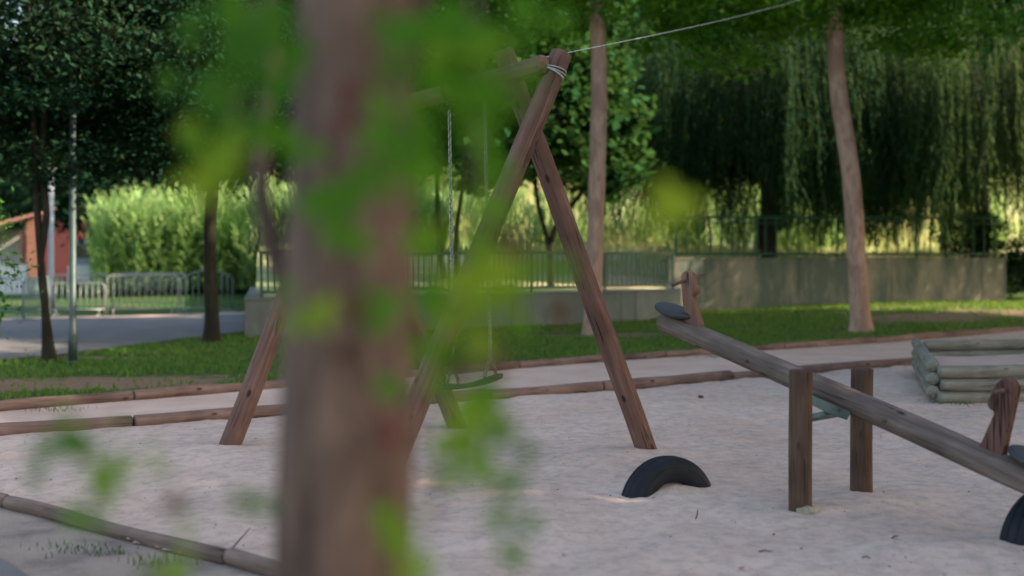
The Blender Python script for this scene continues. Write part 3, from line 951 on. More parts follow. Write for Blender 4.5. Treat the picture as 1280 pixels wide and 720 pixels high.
# left dark trees
b3 = on_ground(56, 448); d3 = b3.y
tree('tree', b3, [([b3 + Vector((.03, 0, -.1)), at(56, 380, d3), at(49, 300, d3), at(44, 200, d3), at(40, 90, d3), at(30, -60, d3)], [.06, .055, .05, .05, .045, .03]),
                  ([b3 + Vector((.10, .05, -.1)), at(57, 390, d3), at(51, 330, d3), at(58, 268, d3), at(53, 200, d3), at(60, 90, d3), at(80, -60, d3)], [.06, .05, .048, .05, .045, .04, .03])],
     [(at(60, 40, d3 + .3), (3.1, 2.4, 1.75), 300, 130, .55), (at(210, 90, d3 + 1.5), (2.2, 2.0, 1.6), 160, 130, .5), (at(-120, 110, d3 - .5), (2.4, 2.2, 2.0), 120, 120, .5), (at(60, 222, d3), (.8, .8, .28), 10, 60, .35)], M['leaf_dark'], M['bark_dark'], .105,
     'dark leafy tree with two thin twisted stems beside the lamp pole', limbs=24, limb_r=.03, seed=21, floor=2.55)
b4 = on_ground(264, 425); d4 = b4.y
tree('tree', b4, [([b4 - Vector((0, 0, .15)), at(265, 395, d4), at(262, 330, d4), at(264, 250, d4), at(270, 130, d4), at(275, -40, d4)], [.15, .125, .115, .11, .10, .06])],
     [(at(270, 60, d4 + .5), (3.6, 3.0, 2.4), 330, 130, .6), (at(140, 120, d4 + 1), (2.6, 2, 1.7), 150, 130, .5), (at(400, 60, d4 + 1), (2.6, 2.2, 2.6), 150, 120, .55)], M['leaf_dark'], M['bark_dark'], .14,
     'dark tree with a single slim trunk standing by the lane edge', limbs=26, limb_r=.05, seed=27, floor=2.75)
# leafy tree with several thin stems behind the railing, in the middle
b5 = Vector((at(690, 300, 30).x, 30, 0)); b5.z = Z0(b5.x, b5.y)
tree('tree', b5, [([b5 - Vector((0, 0, .2)), at(690, 300, 30), at(705, 268, 30), at(735, 222, 30), at(740, 120, 30)], [.09, .08, .07, .06, .03]),
                  ([b5 - Vector((0, 0, .2)), at(686, 310, 30), at(672, 250, 30), at(660, 150, 30)], [.08, .07, .06, .03])],
     [(at(675, 100, 30), (2.9, 2.2, 3.0), 190, 55, .65), (at(620, 170, 30), (1.5, 1.3, 1.6), 50, 55, .5), (at(730, 190, 30), (1.5, 1.3, 1.2), 45, 55, .5)], M['leaf_deep'], M['bark_dark'], .27,
     'broad-leaved green tree behind the low railing with bent thin stems', limbs=20, limb_r=.04, seed=33, aspect=.75)
b6 = Vector((at(556, 330, 31).x, 31, 0)); b6.z = Z0(b6.x, b6.y)
tree('tree', b6, [([b6 - Vector((0, 0, .2)), at(548, 300, 31), at(546, 220, 31), at(548, 100, 31)], [.09, .08, .07, .04]),
                  ([b6 + Vector((.35, 0, -.2)), at(570, 300, 31), at(576, 250, 31), at(590, 150, 31)], [.08, .07, .06, .03])],
     [(at(520, 90, 31), (2.6, 2.2, 2.9), 130, 55, .65), (at(450, 160, 31), (2.0, 1.8, 2.0), 70, 55, .6)], M['leaf_deep'], M['bark_dark'], .2,
     'green tree on two straight thin stems behind the swing chain', limbs=16, limb_r=.04, seed=35, aspect=.7)

# willows
def willow(name, base, c, R_, ztop, zbot, nst, label, seed, inner=.15, wm='leaf_willow'):
    r = np.random.default_rng(seed)
    root = empty(name, base, label, 'tree')
    rnd = random.Random(seed)
    bz = Vector(base)
    tips = []
    for i in range(14):
        a = rnd.uniform(0, 6.28); q = rnd.uniform(.35, .9) * R_
        tips.append(Vector((c[0] + math.cos(a) * q, c[1] + math.sin(a) * q, ztop - .5 - q * .3)))
    fork = Vector((c[0], c[1], bz.z + 2.6))
    v, f = trunk_vf([bz - Vector((0, 0, .2)), bz.lerp(fork, .5) + Vector((.1, 0, 0)), fork, fork + Vector((.1, 0, 2.5))], [.22, .2, .18, .12], seed)
    obj('trunk', v, f, M['bark_dark'], root)
    parts = []
    for t in tips:
        mid = fork.lerp(t, .55) + Vector((0, 0, 1.2))
        parts.append(tube_vf([fork + Vector((0, 0, rnd.uniform(-.2, 2))), mid, t], [.11, .07, .025], 7))
    v, f = merge(parts); obj('limbs', v, f, M['bark_dark'], root)
    ang = r.uniform(0, 2 * np.pi, nst); rr = R_ * np.sqrt(r.uniform(inner, 1, nst))
    # lumps: strands hang in bunches
    ang += .10 * np.sin(ang * 11 + seed); rr *= 1 + .08 * np.sin(ang * 7 + 2 * seed)
    quads, tones = [], []
    for a, q in zip(ang, rr):
        x = c[0] + math.cos(a) * q; y = c[1] + math.sin(a) * q
        z1 = ztop - 2.6 * (q / R_) ** 2 - r.uniform(0, 1) * (2.5 + 2.2 * (r.uniform() < .5))
        nb = mnoise.noise(Vector((x * .55, y * .55, seed * 1.0)))
        z0 = zbot + .25 + nb * 1.6 + 1.6 * r.uniform(0, 1.0) ** 2 - (1.3 if r.uniform() < .2 else 0)
        z0 = max(z0, zbot - 1.1)
        if z1 - z0 < .6: continue
        n = int((z1 - z0) / .06)
        s = np.arange(n) / n
        sway = r.normal(size=2) * .25
        cx = x + sway[0] * s ** 2 + .03 * np.sin(s * 9 + a) + math.cos(a) * .5 * np.sqrt(s)
        cy = y + sway[1] * s ** 2 + math.sin(a) * .5 * np.sqrt(s)
        cz = z1 - (z1 - z0) * s
        P = np.stack([cx, cy, cz], 1)
        phi = r.uniform(0, 2 * np.pi, n)
        d = np.stack([np.cos(phi) * .45, np.sin(phi) * .45, -np.ones(n)], 1); d /= np.linalg.norm(d, axis=1)[:, None]
        w = np.stack([-np.sin(phi), np.cos(phi), np.zeros(n)], 1)
        L = .17 * (1 + .3 * r.uniform(-1, 1, n))[:, None]; hw = .019
        quads.append(np.stack([P, P + d * L * .45 + w * hw, P + d * L, P + d * L * .45 - w * hw], 1))
        tn = np.clip(.25 + .35 * r.uniform() + .5 * (.5 + nb) * .5 + r.normal(size=n) * .12, 0, 1)
        tones.append(tn)
    link('crown', np_mesh('crown', np.concatenate(quads), 4, M[wm], np.concatenate(tones)), root)
    return root
w1 = (at(960, 300, 36).x, 36); willow('willow_tree', (w1[0], w1[1], Z0(*w1)), w1, 5.8, 10.5, 3.45, 4600, 'dark weeping willow drooping over the railing behind the leaning trunk', 3)
w2 = (at(1225, 300, 33.6).x, 33.6); willow('willow_tree', (w2[0], w2[1], Z0(*w2)), w2, 4.9, 9.6, 3.0, 4000, 'lighter weeping willow whose strands hang down past the end of the tall wall', 8, .15, 'leaf_willow_pale')
# shrubs at the wall's right end
def shrub(name, c, rad, label, mat, leaf, n, seed, per=60):
    c = Vector(c)
    root = empty(name, (c.x, c.y, Z0(c.x, c.y) if c.y > 25 else gnd(c.x, c.y)), label, 'shrub')
    P, T, C = crown_pts((c.x, c.y, c.z), rad, n, per, .35, seed)
    link('foliage', np_mesh('foliage', leaf_quads(P, leaf), 4, mat, T), root)
    base = Vector((c.x, c.y, root.location.z))
    parts = []
    rnd = random.Random(seed)
    for i in range(10):
        e = Vector(C[rnd.randrange(len(C))]); parts.append(tube_vf([base + Vector((rnd.uniform(-.1, .1), rnd.uniform(-.1, .1), -.05)), base.lerp(e, .5) + Vector((0, 0, .1)), e], [.03, .02, .006], 6))
    v, f = merge(parts); obj('stem', v, f, M['bark_dark'], root)
    return root
shrub('shrub', at(1290, 330, 33), (.9, 1.0, 1.3), 'dark evergreen shrub at the end of the tall wall', M['leaf_dark'], .12, 60, 51)
shrub('shrub', at(1380, 300, 31), (1.6, 1.3, 2.0), 'larger dark shrub beyond the end of the tall wall', M['leaf_dark'], .12, 80, 52)
sh = at(1222, 296, 34); sh.y = 32.6; shrub('shrub', (at(1222, 296, 32.6).x, 32.6, at(1222, 296, 32.6).z), (.95, .6, .75), 'dark shrub added for a shaded bluish mass behind the far end of the tall-wall railing', M['leaf_dark'], .11, 60, 57)  # added shrub in place of a dark bluish mass taken for shade
# branch sprays at the left edge
lx = at(-70, 340, 12.5)
shrub('shrub', (lx.x, lx.y, 1.3), (.62, .6, 1.15), 'slim-leaved green bush spilling into view at the lamp side of the lane', M['leaf_mid'], .075, 90, 61, 40)

# background trees behind everything
rb = random.Random(91)
far_specs = [(-40, 74, 6, 11, 'beyond the house'), (-29, 72, 6, 11, 'between house and reeds'), (-16.5, 50, 5, 10, 'behind the tallest reeds'), (-9.5, 52, 5, 9.5, 'behind the low reeds'),
             (-3.5, 62, 5, 10, 'far behind the swing chain'), (3, 68, 5, 9.5, 'far behind the swing crossing'), (10, 67, 5, 11, 'behind the dark willow'), (17, 67, 5.5, 12, 'between the two willows'),
             (24, 68, 6, 12, 'behind the lighter willow'), (32, 68, 6, 12, 'beyond the end of the tall wall')]
for x, y, lab in ((8.6, 39, 'dark tree added to darken the gaps in the willow at the leaning trunk'), (14.8, 38.5, 'dark tree added to darken the gaps in the pale willow at the wall end')):  # added dark backing, keeps the bright field from showing through the willows
    z = Z0(x, y)
    tree('tree', (x, y, z), [([Vector((x, y, z - .3)), Vector((x + .2, y, z + 2)), Vector((x, y, z + 6))], [.2, .16, .1])],
         [((x, y, 8.4), (4.8, 1.8, 4.4), 420, 110, .8)], M['leaf_dark'], M['bark_dark'], .26, lab, limbs=14, limb_r=.08, seed=int(400 + x), floor=4.0)
for i, (x, y, rad, h, where) in enumerate(far_specs):
    z = Z0(x, y)
    # crowns over bare lower trunks
    left = x < -8
    low = (z + .8) if not left else 1.6
    ch = (h + z - low) / 2
    cm = M['leaf_dark'] if (left or x > 7) else M['leaf_far']
    tree('tree', (x, y, z), [([Vector((x, y, z - .3)), Vector((x + .2, y, z + 2)), Vector((x - .1, y, z + 5)), Vector((x, y, z + h * .7))], [.3, .22, .18, .08])],
         [((x, y, low + ch), (rad, rad * .8, ch + .3), 330, 80, 1.0)], cm, M['bark_pink'] if not left else M['bark_dark'], .3,
         'dense tree ' + where, group='trees closing the background', limbs=12, limb_r=.08, seed=100 + i, floor=low)
# slim pale trunks at the far edge of the field
for i, (px, top) in enumerate([(612, 215), (700, 205), (716, 200), (772, 210), (788, 205), (806, 215), (822, 208), (925, 225), (950, 215), (962, 220), (1120, 235), (1170, 240)]):
    d = 56 + (i * 7 % 5)
    x = (px - 640) / F * d; z = Z0(x, d)
    v, f = trunk_vf([Vector((x, d, z - .2)), Vector((x + rb.uniform(-.2, .2), d, z + 2.2)), Vector((x + rb.uniform(-.4, .4), d, z + 5.5))], [.14, .11, .05], i, 10)
    root = empty('tree', (x, d, z), 'slim pale trunk at the far field edge, ' + ORD[i] + ' from the left', 'tree', 'slim pale trunks at the field edge')
    obj('trunk', v, f, M['bark_pink'], root)
    P, T, C = crown_pts((x, d, z + 6.5), (1.2, 1.2, 1.6), 26, 40, .5, 300 + i)
    link('crown', np_mesh('crown', leaf_quads(P, .25), 4, M['leaf_far'], T), root)
# unseen tall trees added off to the right to shade the play area
for i, (x, y, rad, h, lab) in enumerate([(13.5, 13, 4.2, 12, 'unseen tree added for shade on the lawn just past the log box'), (15.8, 23, 4.2, 12, 'unseen tree added for shade on the grass bank past the log box'),
        (12.5, 4, 4.2, 12, 'unseen tree added for shade right of the low seesaw end'), (14.5, 8.6, 3.8, 12.5, 'unseen tree added for shade between the seesaw side and the log box'), (14.2, 18.3, 3.7, 14.5, 'unseen tree added for shade farther out past the log box, in line with the grass bank'), (11.5, -4, 4.2, 12, 'unseen tree added for shade right of the spot the play area is seen from'),
        (20.5, 8, 4.4, 14, 'taller unseen tree added for shade in the row behind the tree by the seesaw'), (19.5, -2, 4.4, 14, 'taller unseen tree added for shade behind and right of the near corner'), (22.5, 18, 4.4, 14, 'taller unseen tree added for shade behind the two trees past the log box'), ]):
    z = Z0(x, y)
    tree('tree', (x, y, z), [([Vector((x, y, z - .3)), Vector((x + .2, y, z + 2)), Vector((x, y, z + h * .8))], [.28, .22, .1])],
         [((x, y, z + h * .6), (rad, rad, h * .4), 320, 150, .95)], M['leaf_mid'], M['bark_pink'], .24, lab, limbs=16, limb_r=.08, seed=200 + i)

# ------------------------------------------------------------------ reeds, field grass, lawn blades
def blades(name, X, Y, H, Wd, mat, label, lean=.35, hfun=None, tone=None):
    n = len(X)
    Zb = np.array([hfun(float(a), float(b_)) for a, b_ in zip(X, Y)])
    phi = rng.uniform(0, 2 * np.pi, n)
    l = rng.uniform(0, lean, n) * H
    w = np.stack([-np.sin(phi), np.cos(phi), np.zeros(n)], 1) * (Wd / 2)[:, None]
    B = np.stack([X, Y, Zb - .01], 1)
    dirv = np.stack([np.cos(phi), np.sin(phi), np.zeros(n)], 1)
    Mid = B + dirv * (l * .3)[:, None] + np.stack([0 * X, 0 * X, H * .6], 1)
    T = B + dirv * l[:, None] + np.stack([0 * X, 0 * X, H], 1)
    V = np.concatenate([np.stack([B - w, B + w, Mid + w * .8, Mid - w * .8], 1), np.stack([Mid - w * .8, Mid + w * .8, T + w * .1, T - w * .1], 1)])
    tn = tone if tone is not None else np.clip(rng.normal(.5, .22, n), 0, 1)
    o = link(name, np_mesh(name, V, 4, mat, np.concatenate([tn, tn])))
    return tag(o, label, kind='stuff')

# giant reeds
def reed_stand(XY, H0, label):
    qs, ts = [], []
    for x, y in XY:
        x = float(x); y = float(y)
        hN = mnoise.noise(Vector((x * .8, y * .8, 2)))
        H = H0(x) * rng.uniform(.6, 1.03) + hN * .28 * H0(x)
        z = Z0(x, y)
        k = 11
        s = np.linspace(.08, 1, k)
        lean = rng.normal(size=2) * .25
        P = np.stack([x + lean[0] * s ** 2, y + lean[1] * s ** 2, z + H * s], 1)
        phi = rng.uniform(0, 2 * np.pi, k)
        d = np.stack([np.cos(phi) * .6, np.sin(phi) * .6, .8 * np.ones(k)], 1)
        d2 = np.stack([np.cos(phi) * .9, np.sin(phi) * .9, -.1 * np.ones(k)], 1)
        w = np.stack([-np.sin(phi), np.cos(phi), np.zeros(k)], 1) * .042
        L = .52 * min(1, H / 2.2)
        qs.append(np.stack([P - w * .6, P + w * .6, P + d * L + w, P + d * L - w], 1))
        Q = P + d * L
        qs.append(np.stack([Q - w, Q + w, Q + d2 * L * .9 + w * .1, Q + d2 * L * .9 - w * .1], 1))
        tn = np.clip(.5 + hN * .7 + rng.normal(size=k) * .15 + .25 * (s - .5), 0, 1); ts += [tn, tn]
    tag(link('reeds', np_mesh('reeds', np.concatenate(qs), 4, M['reed'], np.concatenate(ts))), label, kind='stuff')
n = 2300
Y = rng.uniform(41, 47, n); X = rng.uniform(-.372, -.06, n) * Y
reed_stand(list(zip(X, Y)), lambda x: 3.55 * (1 - .45 * sm(-12, -8, x)), 'dense bright green stand of tall reeds beyond the barriers')
XY = []
while len(XY) < 900:
    y = rng.uniform(40, 60); x = rng.uniform(-.08, .44) * y
    if mnoise.noise(Vector((x * .22, y * .16, 21))) > .05: XY.append((x, y))
reed_stand(XY, lambda x: 1.9, 'loose clumps of reeds on the dry grass slope')

n = 26000
Y = rng.uniform(30, 66, n); X = rng.uniform(-.23, .46, n) * Y + rng.uniform(-1, 1, n)
keep = np.array([(Z0(float(a), float(b_)) > .6) and (b_ > 33 + 2.5 * mnoise.noise(Vector((a * .3, b_ * .1, 0)))) and mnoise.noise(Vector((a * .25, b_ * .16, 7))) > -.12 for a, b_ in zip(X, Y)])
X, Y = X[keep], Y[keep]
H = rng.uniform(.35, 1.3, len(X)) * np.where(Y > 44, 1.3, .35)
tone = np.clip(np.array([.5 + .7 * mnoise.noise(Vector((float(a) * .3, float(b_) * .3, 4))) for a, b_ in zip(X, Y)]) + rng.normal(0, .15, len(X)), 0, 1)
blades('grass', X, Y, H, np.full(len(X), .045), M['drygrass'], 'tall dry yellow-green grass on the slope behind the railings', .5, Z0, tone)

# lawn 
n = 120000
Y = 11 + 21 * rng.uniform(0, 1, n) ** .85; X = rng.uniform(-.55, .55, n) * Y
kp = np.zeros(n, bool)
nA = (B0 - A0).normalized(); nN = Vector((-nA.y, nA.x, 0))
for i in range(n):
    x, y = float(X[i]), float(Y[i])
    if y < ylerp(rear_w, x) - .02 + .1 * mnoise.noise(Vector((x * 2, y * 4, 11))): continue
    if x < -4.9 and y > ylerp(road_near, x) + .05: continue
    if x >= -5.1 and x < 4.2 and (Vector((x, y, 0)) - A0).dot(nN) > -.15: continue
    if x >= 4.2 and y > 30.4: continue
    w_ = worn(x, y)
    if w_ > .02 and rng.uniform() < min(.93, (w_ - .02) * 3.2): continue
    kp[i] = True
X, Y = X[kp], Y[kp]
blades('grass', X, Y, rng.uniform(.03, .085, len(X)), rng.uniform(.018, .04, len(X)), M['lawn_blade'], 'short green grass of the lawn with worn patches', .7, lambda x, y: gnd(x, y) - .05)

# grass tufts and weeds
def tuft(c, n, h, spread, label, mat='weed', flat=1.2):
    r = np.random.default_rng(int(abs(c[0] * 1000 + c[1] * 77)) % 9999)
    X = c[0] + r.normal(size=n) * spread; Y = c[1] + r.normal(size=n) * spread * .6
    root = None
    root = empty('grass_tuft', c, label, 'grass tuft')
    o = blades('foliage', X, Y, r.uniform(.4, 1, n) * h, np.full(n, .006), M[mat], None, flat, lambda x, y: c[2])
    del o['kind']; o.parent = root; o.matrix_basis = WM[root.name].inverted()
TU = [((1190, 506), 90, .07, .13, 'low grass tuft at the corner of the log box'), ((905, 446), 120, .07, .22, 'grass tuft spilling over the rear log row behind the seesaw seat'),
      ((90, 684), 70, .035, .12, 'straggly green weed by the near logs, the left one of two'), ((128, 690), 40, .03, .07, 'small flat weed just right of the straggly weed by the near logs'),
      ((190, 700), 40, .06, .08, 'thin weed growing against the near curved log'), ((860, 446), 50, .05, .2, 'thin grass tuft on the path left of the larger tuft by the rear logs'),
      ((70, 512), 60, .06, .15, 'grass tuft creeping over the rear logs near the lane side'), ((1240, 424), 80, .05, .4, 'grass fringe over the rear logs beyond the log box')]
for (px, py), n, h, sp, lab in TU:
    g = on_ground(px, py); tuft((g.x, g.y, gnd(g.x, g.y) + .0), n, h, sp, lab)

# ------------------------------------------------------------------ small things on the sand
def rock(name, p, s, mat, label, cat, seed, squash=.5):
    import bmesh
    bm = bmesh.new(); bmesh.ops.create_icosphere(bm, subdivisions=3, radius=1)
    for v_ in bm.verts:
        k = 1 + .35 * mnoise.noise(v_.co * 1.3 + Vector((seed, 0, 0))) + .1 * mnoise.noise(v_.co * 4)
        v_.co = Vector((v_.co.x * s[0], v_.co.y * s[1], v_.co.z * s[2])) * k
    me = bpy.data.meshes.new(name); bm.to_mesh(me); bm.free(); me.materials.append(mat)
    me.polygons.foreach_set('use_smooth', [True] * len(me.polygons))
    o = link(name, me, None, Matrix.Translation(p) @ Matrix.Rotation(.3 * seed, 4, 'Z')); tag(o, label, cat)
    return o
g = on_ground(1009, 645); rock('stone', (g.x, g.y, sand_h(g.x, g.y) + .014), (.075, .04, .026), M['stone'], 'flat beige stone leaning against the front seesaw post', 'stone', 1)
g = on_ground(876, 497); rock('stone', (g.x, g.y, sand_h(g.x, g.y) + .01), (.03, .03, .02), M['twig'], 'small dark stone on the sand behind the tyre', 'stone', 2)
def twig_(px, py, L, ang, label, mat='twig', lift=.02, r=.004):
    g = on_ground(px, py); z = sand_h(g.x, g.y)
    a = Vector((g.x - math.cos(ang) * L / 2, g.y - math.sin(ang) * L / 2, z + .004)); b_ = Vector((g.x + math.cos(ang) * L / 2, g.y + math.sin(ang) * L / 2, z + lift))
    v, f = tube_vf([a, a.lerp(b_, .4) + Vector((.004, 0, .006)), a.lerp(b_, .75), b_], [r, r, r * .8, r * .5], 6)
    tag(obj('twig', v, f, M[mat]), label, 'twig')
twig_(871, 646, .06, 1.2, 'short dark twig poking from the sand in front of the tyre', lift=.045)
twig_(957, 690, .07, -.4, 'thin twig lying flat on the sand before the seesaw', lift=.012)
twig_(1119, 677, .05, .5, 'tiny twig on the sand between the front post and the cut-off tyre', lift=.01)
twig_(1083, 702, .05, -.9, 'small twig near the bottom of the sand below the seesaw log', lift=.012)
twig_(300, 692, .13, .9, 'curved dry twig lying over the near curved log', lift=.10)
def dead_leaf(px, py, s, label):
    g = on_ground(px, py); z = sand_h(g.x, g.y) + .008
    V = []; n = 9
    for i in range(n):
        a = 2 * math.pi * i / n; r = s * (1 if i % 2 else .55)
        V.append((g.x + math.cos(a) * r, g.y + math.sin(a) * r, z + .35 * s * abs(math.sin(a * 1.5 + px))))
    V.append((g.x, g.y, z)); Fc = [(i, (i + 1) % n, n) for i in range(n)]
    tag(obj('dead_leaf', V, Fc, M['dead_leaf']), label, 'leaf', 'dry leaves on the sand')
dead_leaf(927, 714, .022, 'curled reddish dead leaf at the bottom of the sand'); dead_leaf(817, 625, .016, 'small red-brown leaf in front of the tyre arch')
dead_leaf(1105, 622, .014, 'brown leaf on the sand beside the back seesaw post'); dead_leaf(1004, 567, .013, 'tiny brown leaf behind the front seesaw post')
# loose crumbs
n = 700
Y = 5 + 8 * rng.uniform(0, 1, n) ** 1.3; X = rng.uniform(-.47, .47, n) * Y
Pp = np.array([(x, y, sand_h(x, y) + .003) for x, y in zip(X, Y) if keep_sand(x, y)])
tag(link('debris', np_mesh('debris', leaf_quads(Pp, .016, .5, 1.5, .6, 0), 4, M['twig'], np.full(len(Pp), .5))), 'scattered tiny dark crumbs on the sand', kind='stuff')

# ------------------------------------------------------------------ lane side: barriers, lamps, house, van
def barrier(pa, pb, d_a, d_b, top_py, mat, label, arch=0.0, h=None, bars=14, round_=.12):
    a = Vector(((pa - 640) / F * d_a, d_a, 0)); b_ = Vector(((pb - 640) / F * d_b, d_b, 0))
    a.z = gnd(a.x, a.y) - .03; b_.z = a.z
    H = h
    L = (b_ - a).length; t = (b_ - a).normalized(); up = Vector((0, 0, 1))
    root = empty('crowd_barrier', (a + b_) / 2, label, 'barrier', 'crowd barriers along the lane')
    r = .019
    pts = [a + up * .02]
    pts += [a + up * (H - round_)]
    for i in range(1, 6):
        an = math.pi / 2 * i / 6; pts.append(a + t * (round_ * (1 - math.cos(an))) + up * (H - round_ + round_ * math.sin(an)))
    m_ = 9
    for i in range(m_ + 1):
        s = i / m_; pts.append(a + t * (round_ + (L - 2 * round_) * s) + up * (H + arch * math.sin(math.pi * s)))
    for i in range(1, 6):
        an = math.pi / 2 * i / 6; pts.append(b_ - t * (round_ * (1 - math.sin(an))) + up * (H - round_ + round_ * math.cos(an)))
    pts.append(b_ + up * (H - round_)); pts.append(b_ + up * .02)
    v, f = tube_vf(pts, r, 8); obj('tube_frame', v, f, mat, root)
    v, f = tube_vf([a + up * .17, b_ + up * .17], .014, 8); obj('bottom_rail', v, f, mat, root)
    for i in range(1, bars):
        s = i / bars; p = a.lerp(b_, s)
        v, f = tube_vf([p + up * .17, p + up * (H - .01 + arch * math.sin(math.pi * min(1, max(0, (s * L - round_) / (L - 2 * round_)))))], .0105, 6); obj('bar', v, f, mat, root)
    nrm = Vector((-t.y, t.x, 0))
    for p in (a + t * .15, b_ - t * .15):
        v, f = tube_vf([p - nrm * .28 + up * .012, p - nrm * .18 + up * .03, p + nrm * .18 + up * .03, p + nrm * .28 + up * .012], .014, 8)
        v2, f2 = tube_vf([p + up * .03, p + up * .17], .014, 8)
        v, f = merge([(v, f), (v2, f2)]); obj('foot', v, f, mat, root)
    return root
barrier(134, 222, 29.6, 30.2, 343, M['barrier'], 'grey steel crowd barrier with a rounded corner, the tallest plain one', h=1.06, bars=11)
barrier(62, 131, 29.3, 29.5, 354, M['barrier'], 'shorter grey crowd barrier just right of the lamp pole', h=.86, bars=9)
barrier(226, 291, 29.8, 31.5, 343, M['barrier_blue'], 'arch-topped grey-green barrier by the slim dark trunk', arch=.17, h=1.02, bars=9)
barrier(66, 134, 33.0, 33.2, 343, M['barrier'], 'grey barrier standing one row behind the shorter one', h=1.02, bars=12)
barrier(140, 232, 33.4, 33.6, 343, M['barrier'], 'rear grey barrier seen through the tallest plain one', h=1.05, bars=12)
barrier(-40, 28, 29.0, 28.6, 343, M['barrier_blue'], 'grey-green barrier cut by the frame beside the bush', h=1.0, bars=10)
barrier(29, 62, 27.2, 30.4, 343, M['barrier_blue'], 'grey-blue barrier set at an angle behind the twin stems', h=1.02, bars=16)

def lamp(px, py_base, d, top, r, mat, label, globe):
    x = (px - 640) / F * d; z = gnd(x, d) - .05
    root = empty('lamp_post', (x, d, z), label, 'lamp post')
    v, f = tube_vf([(x, d, z), (x, d, z + .5), (x, d, z + .52), (x, d, top)], [r * 1.25, r * 1.25, r, r * .8], 16); obj('pole', v, f, mat, root)
    v, f = tube_vf([(x, d, z), (x, d, z + .03)], [r * 2.2, r * 2.2], 16); obj('base_plate', v, f, mat, root)
    V, Fc = [], []
    if globe:
        pr = [(.02, 0), (.10, .03), (.145, .10), (.15, .17), (.12, .25), (.06, .30), (0.005, .315)]
    else:
        pr = [(.03, 0), (.10, .06), (.16, .32), (.20, .34), (.10, .42), (.005, .46)]
    v, f = tube_vf([(x, d, top + h) for rr, h in pr], [rr for rr, h in pr], 20)
    obj('lamp_head', v, f, M['globe'] if globe else mat, root)
g = on_ground(91, 449); lamp(91, 449, g.y, 4.6, .052, M['lamp_pole'], 'grey-green metal lamp pole on the lawn beside the twin-stemmed tree', False)
lamp(64, 395, 33.5, 4.1, .085, M['pale_pole'], 'pale lamp post with a globe light behind the barriers', True)

# house: orange gable wall, porch, red wing
def boxo(name, c, s, mat, parent, rz=0, bev=.01):
    v, f = box_vf(c, s, Matrix.Rotation(rz, 3, 'Z')); return bevel(obj(name, v, f, mat, parent, smooth=False), bev, 1)
hd = 60
hx = lambda px: (px - 640) / F * hd
hz = lambda py: CAM_H + (HZ - py) / F * hd
gz = hz(348)
house = empty('house', (hx(20), hd, gz), 'small orange-red house with tiled roof and porch behind the lane', 'house')
boxo('wall', ((hx(30) + hx(46)) / 2 + .1, hd + 2.5, (gz + hz(272)) / 2), (hx(47) - hx(32), 5, hz(272) - gz), M['brick'], house)
boxo('wall', ((hx(47) + hx(86)) / 2 + .02, hd + 2.2, (gz + hz(273)) / 2), (hx(86) - hx(48), 4, hz(273) - gz), M['brick_dark'], house)
boxo('wall', ((hx(-60) + hx(31)) / 2, hd + 4, (gz + hz(285)) / 2), (hx(31) - hx(-60), 1.6, hz(285) - gz), M['plaster_white'], house)
boxo('parapet', ((hx(-60) + hx(31)) / 2, hd + .2, (gz + hz(333)) / 2), (hx(31) - hx(-60), .3, hz(333) - gz), M['brick'], house)
boxo('porch_post', (hx(26), hd + .25, (hz(333) + hz(288)) / 2), (.22, .22, hz(288) - hz(333)), M['brick'], house)
boxo('porch_post', (hx(-12), hd + .25, (hz(333) + hz(292)) / 2), (.22, .22, hz(292) - hz(333)), M['brick'], house)
win = boxo('window', (hx(14), hd + 3.17, hz(305)), (1.5, .06, 1.1), M['plaster_white'], house); boxo('pane', (hx(14), hd + 3.12, hz(305)), (1.3, .04, .9), M['window_dark'], win)
# roof slab sloping down to the left with tile ribs
p0 = Vector((hx(-70), hd - .3, hz(300))); p1 = Vector((hx(48), hd - .3, hz(268)))
V, Fc = [], []
nr = 60
for j in range(2):
    for i in range(nr + 1):
        t = i / nr
        for k in range(9):
            s = k / 8
            p = p0.lerp(p1, t) + Vector((0, 5.6 * s, .9 * s))
            V.append(p + Vector((0, 0, (.05 * abs(math.sin(i * math.pi / 2))) if j == 0 else -.10)))
m_ = (nr + 1) * 9
for i in range(nr):
    for k in range(8):
        a = i * 9 + k
        Fc.append((a, a + 9, a + 10, a + 1)); Fc.append((m_ + a, m_ + a + 1, m_ + a + 10, m_ + a + 9))
    Fc.append((i * 9, m_ + i * 9, m_ + i * 9 + 9, i * 9 + 9)); 
for k in range(8):
    Fc.append((k, k + 1, m_ + k + 1, m_ + k)); q = nr * 9 + k; Fc.append((q, m_ + q, m_ + q + 1, q + 1))
obj('roof', V, Fc, M['rooftile'], house, smooth=False)
# low white wall in front of the house
lw = empty('garden_wall', (hx(-10), 48, 0), 'low whitewashed garden wall in front of the house', 'wall')
boxo('wall_body', (-25.5, 48, .45), (9.5, .25, 1.5), M['plaster_white'], lw)

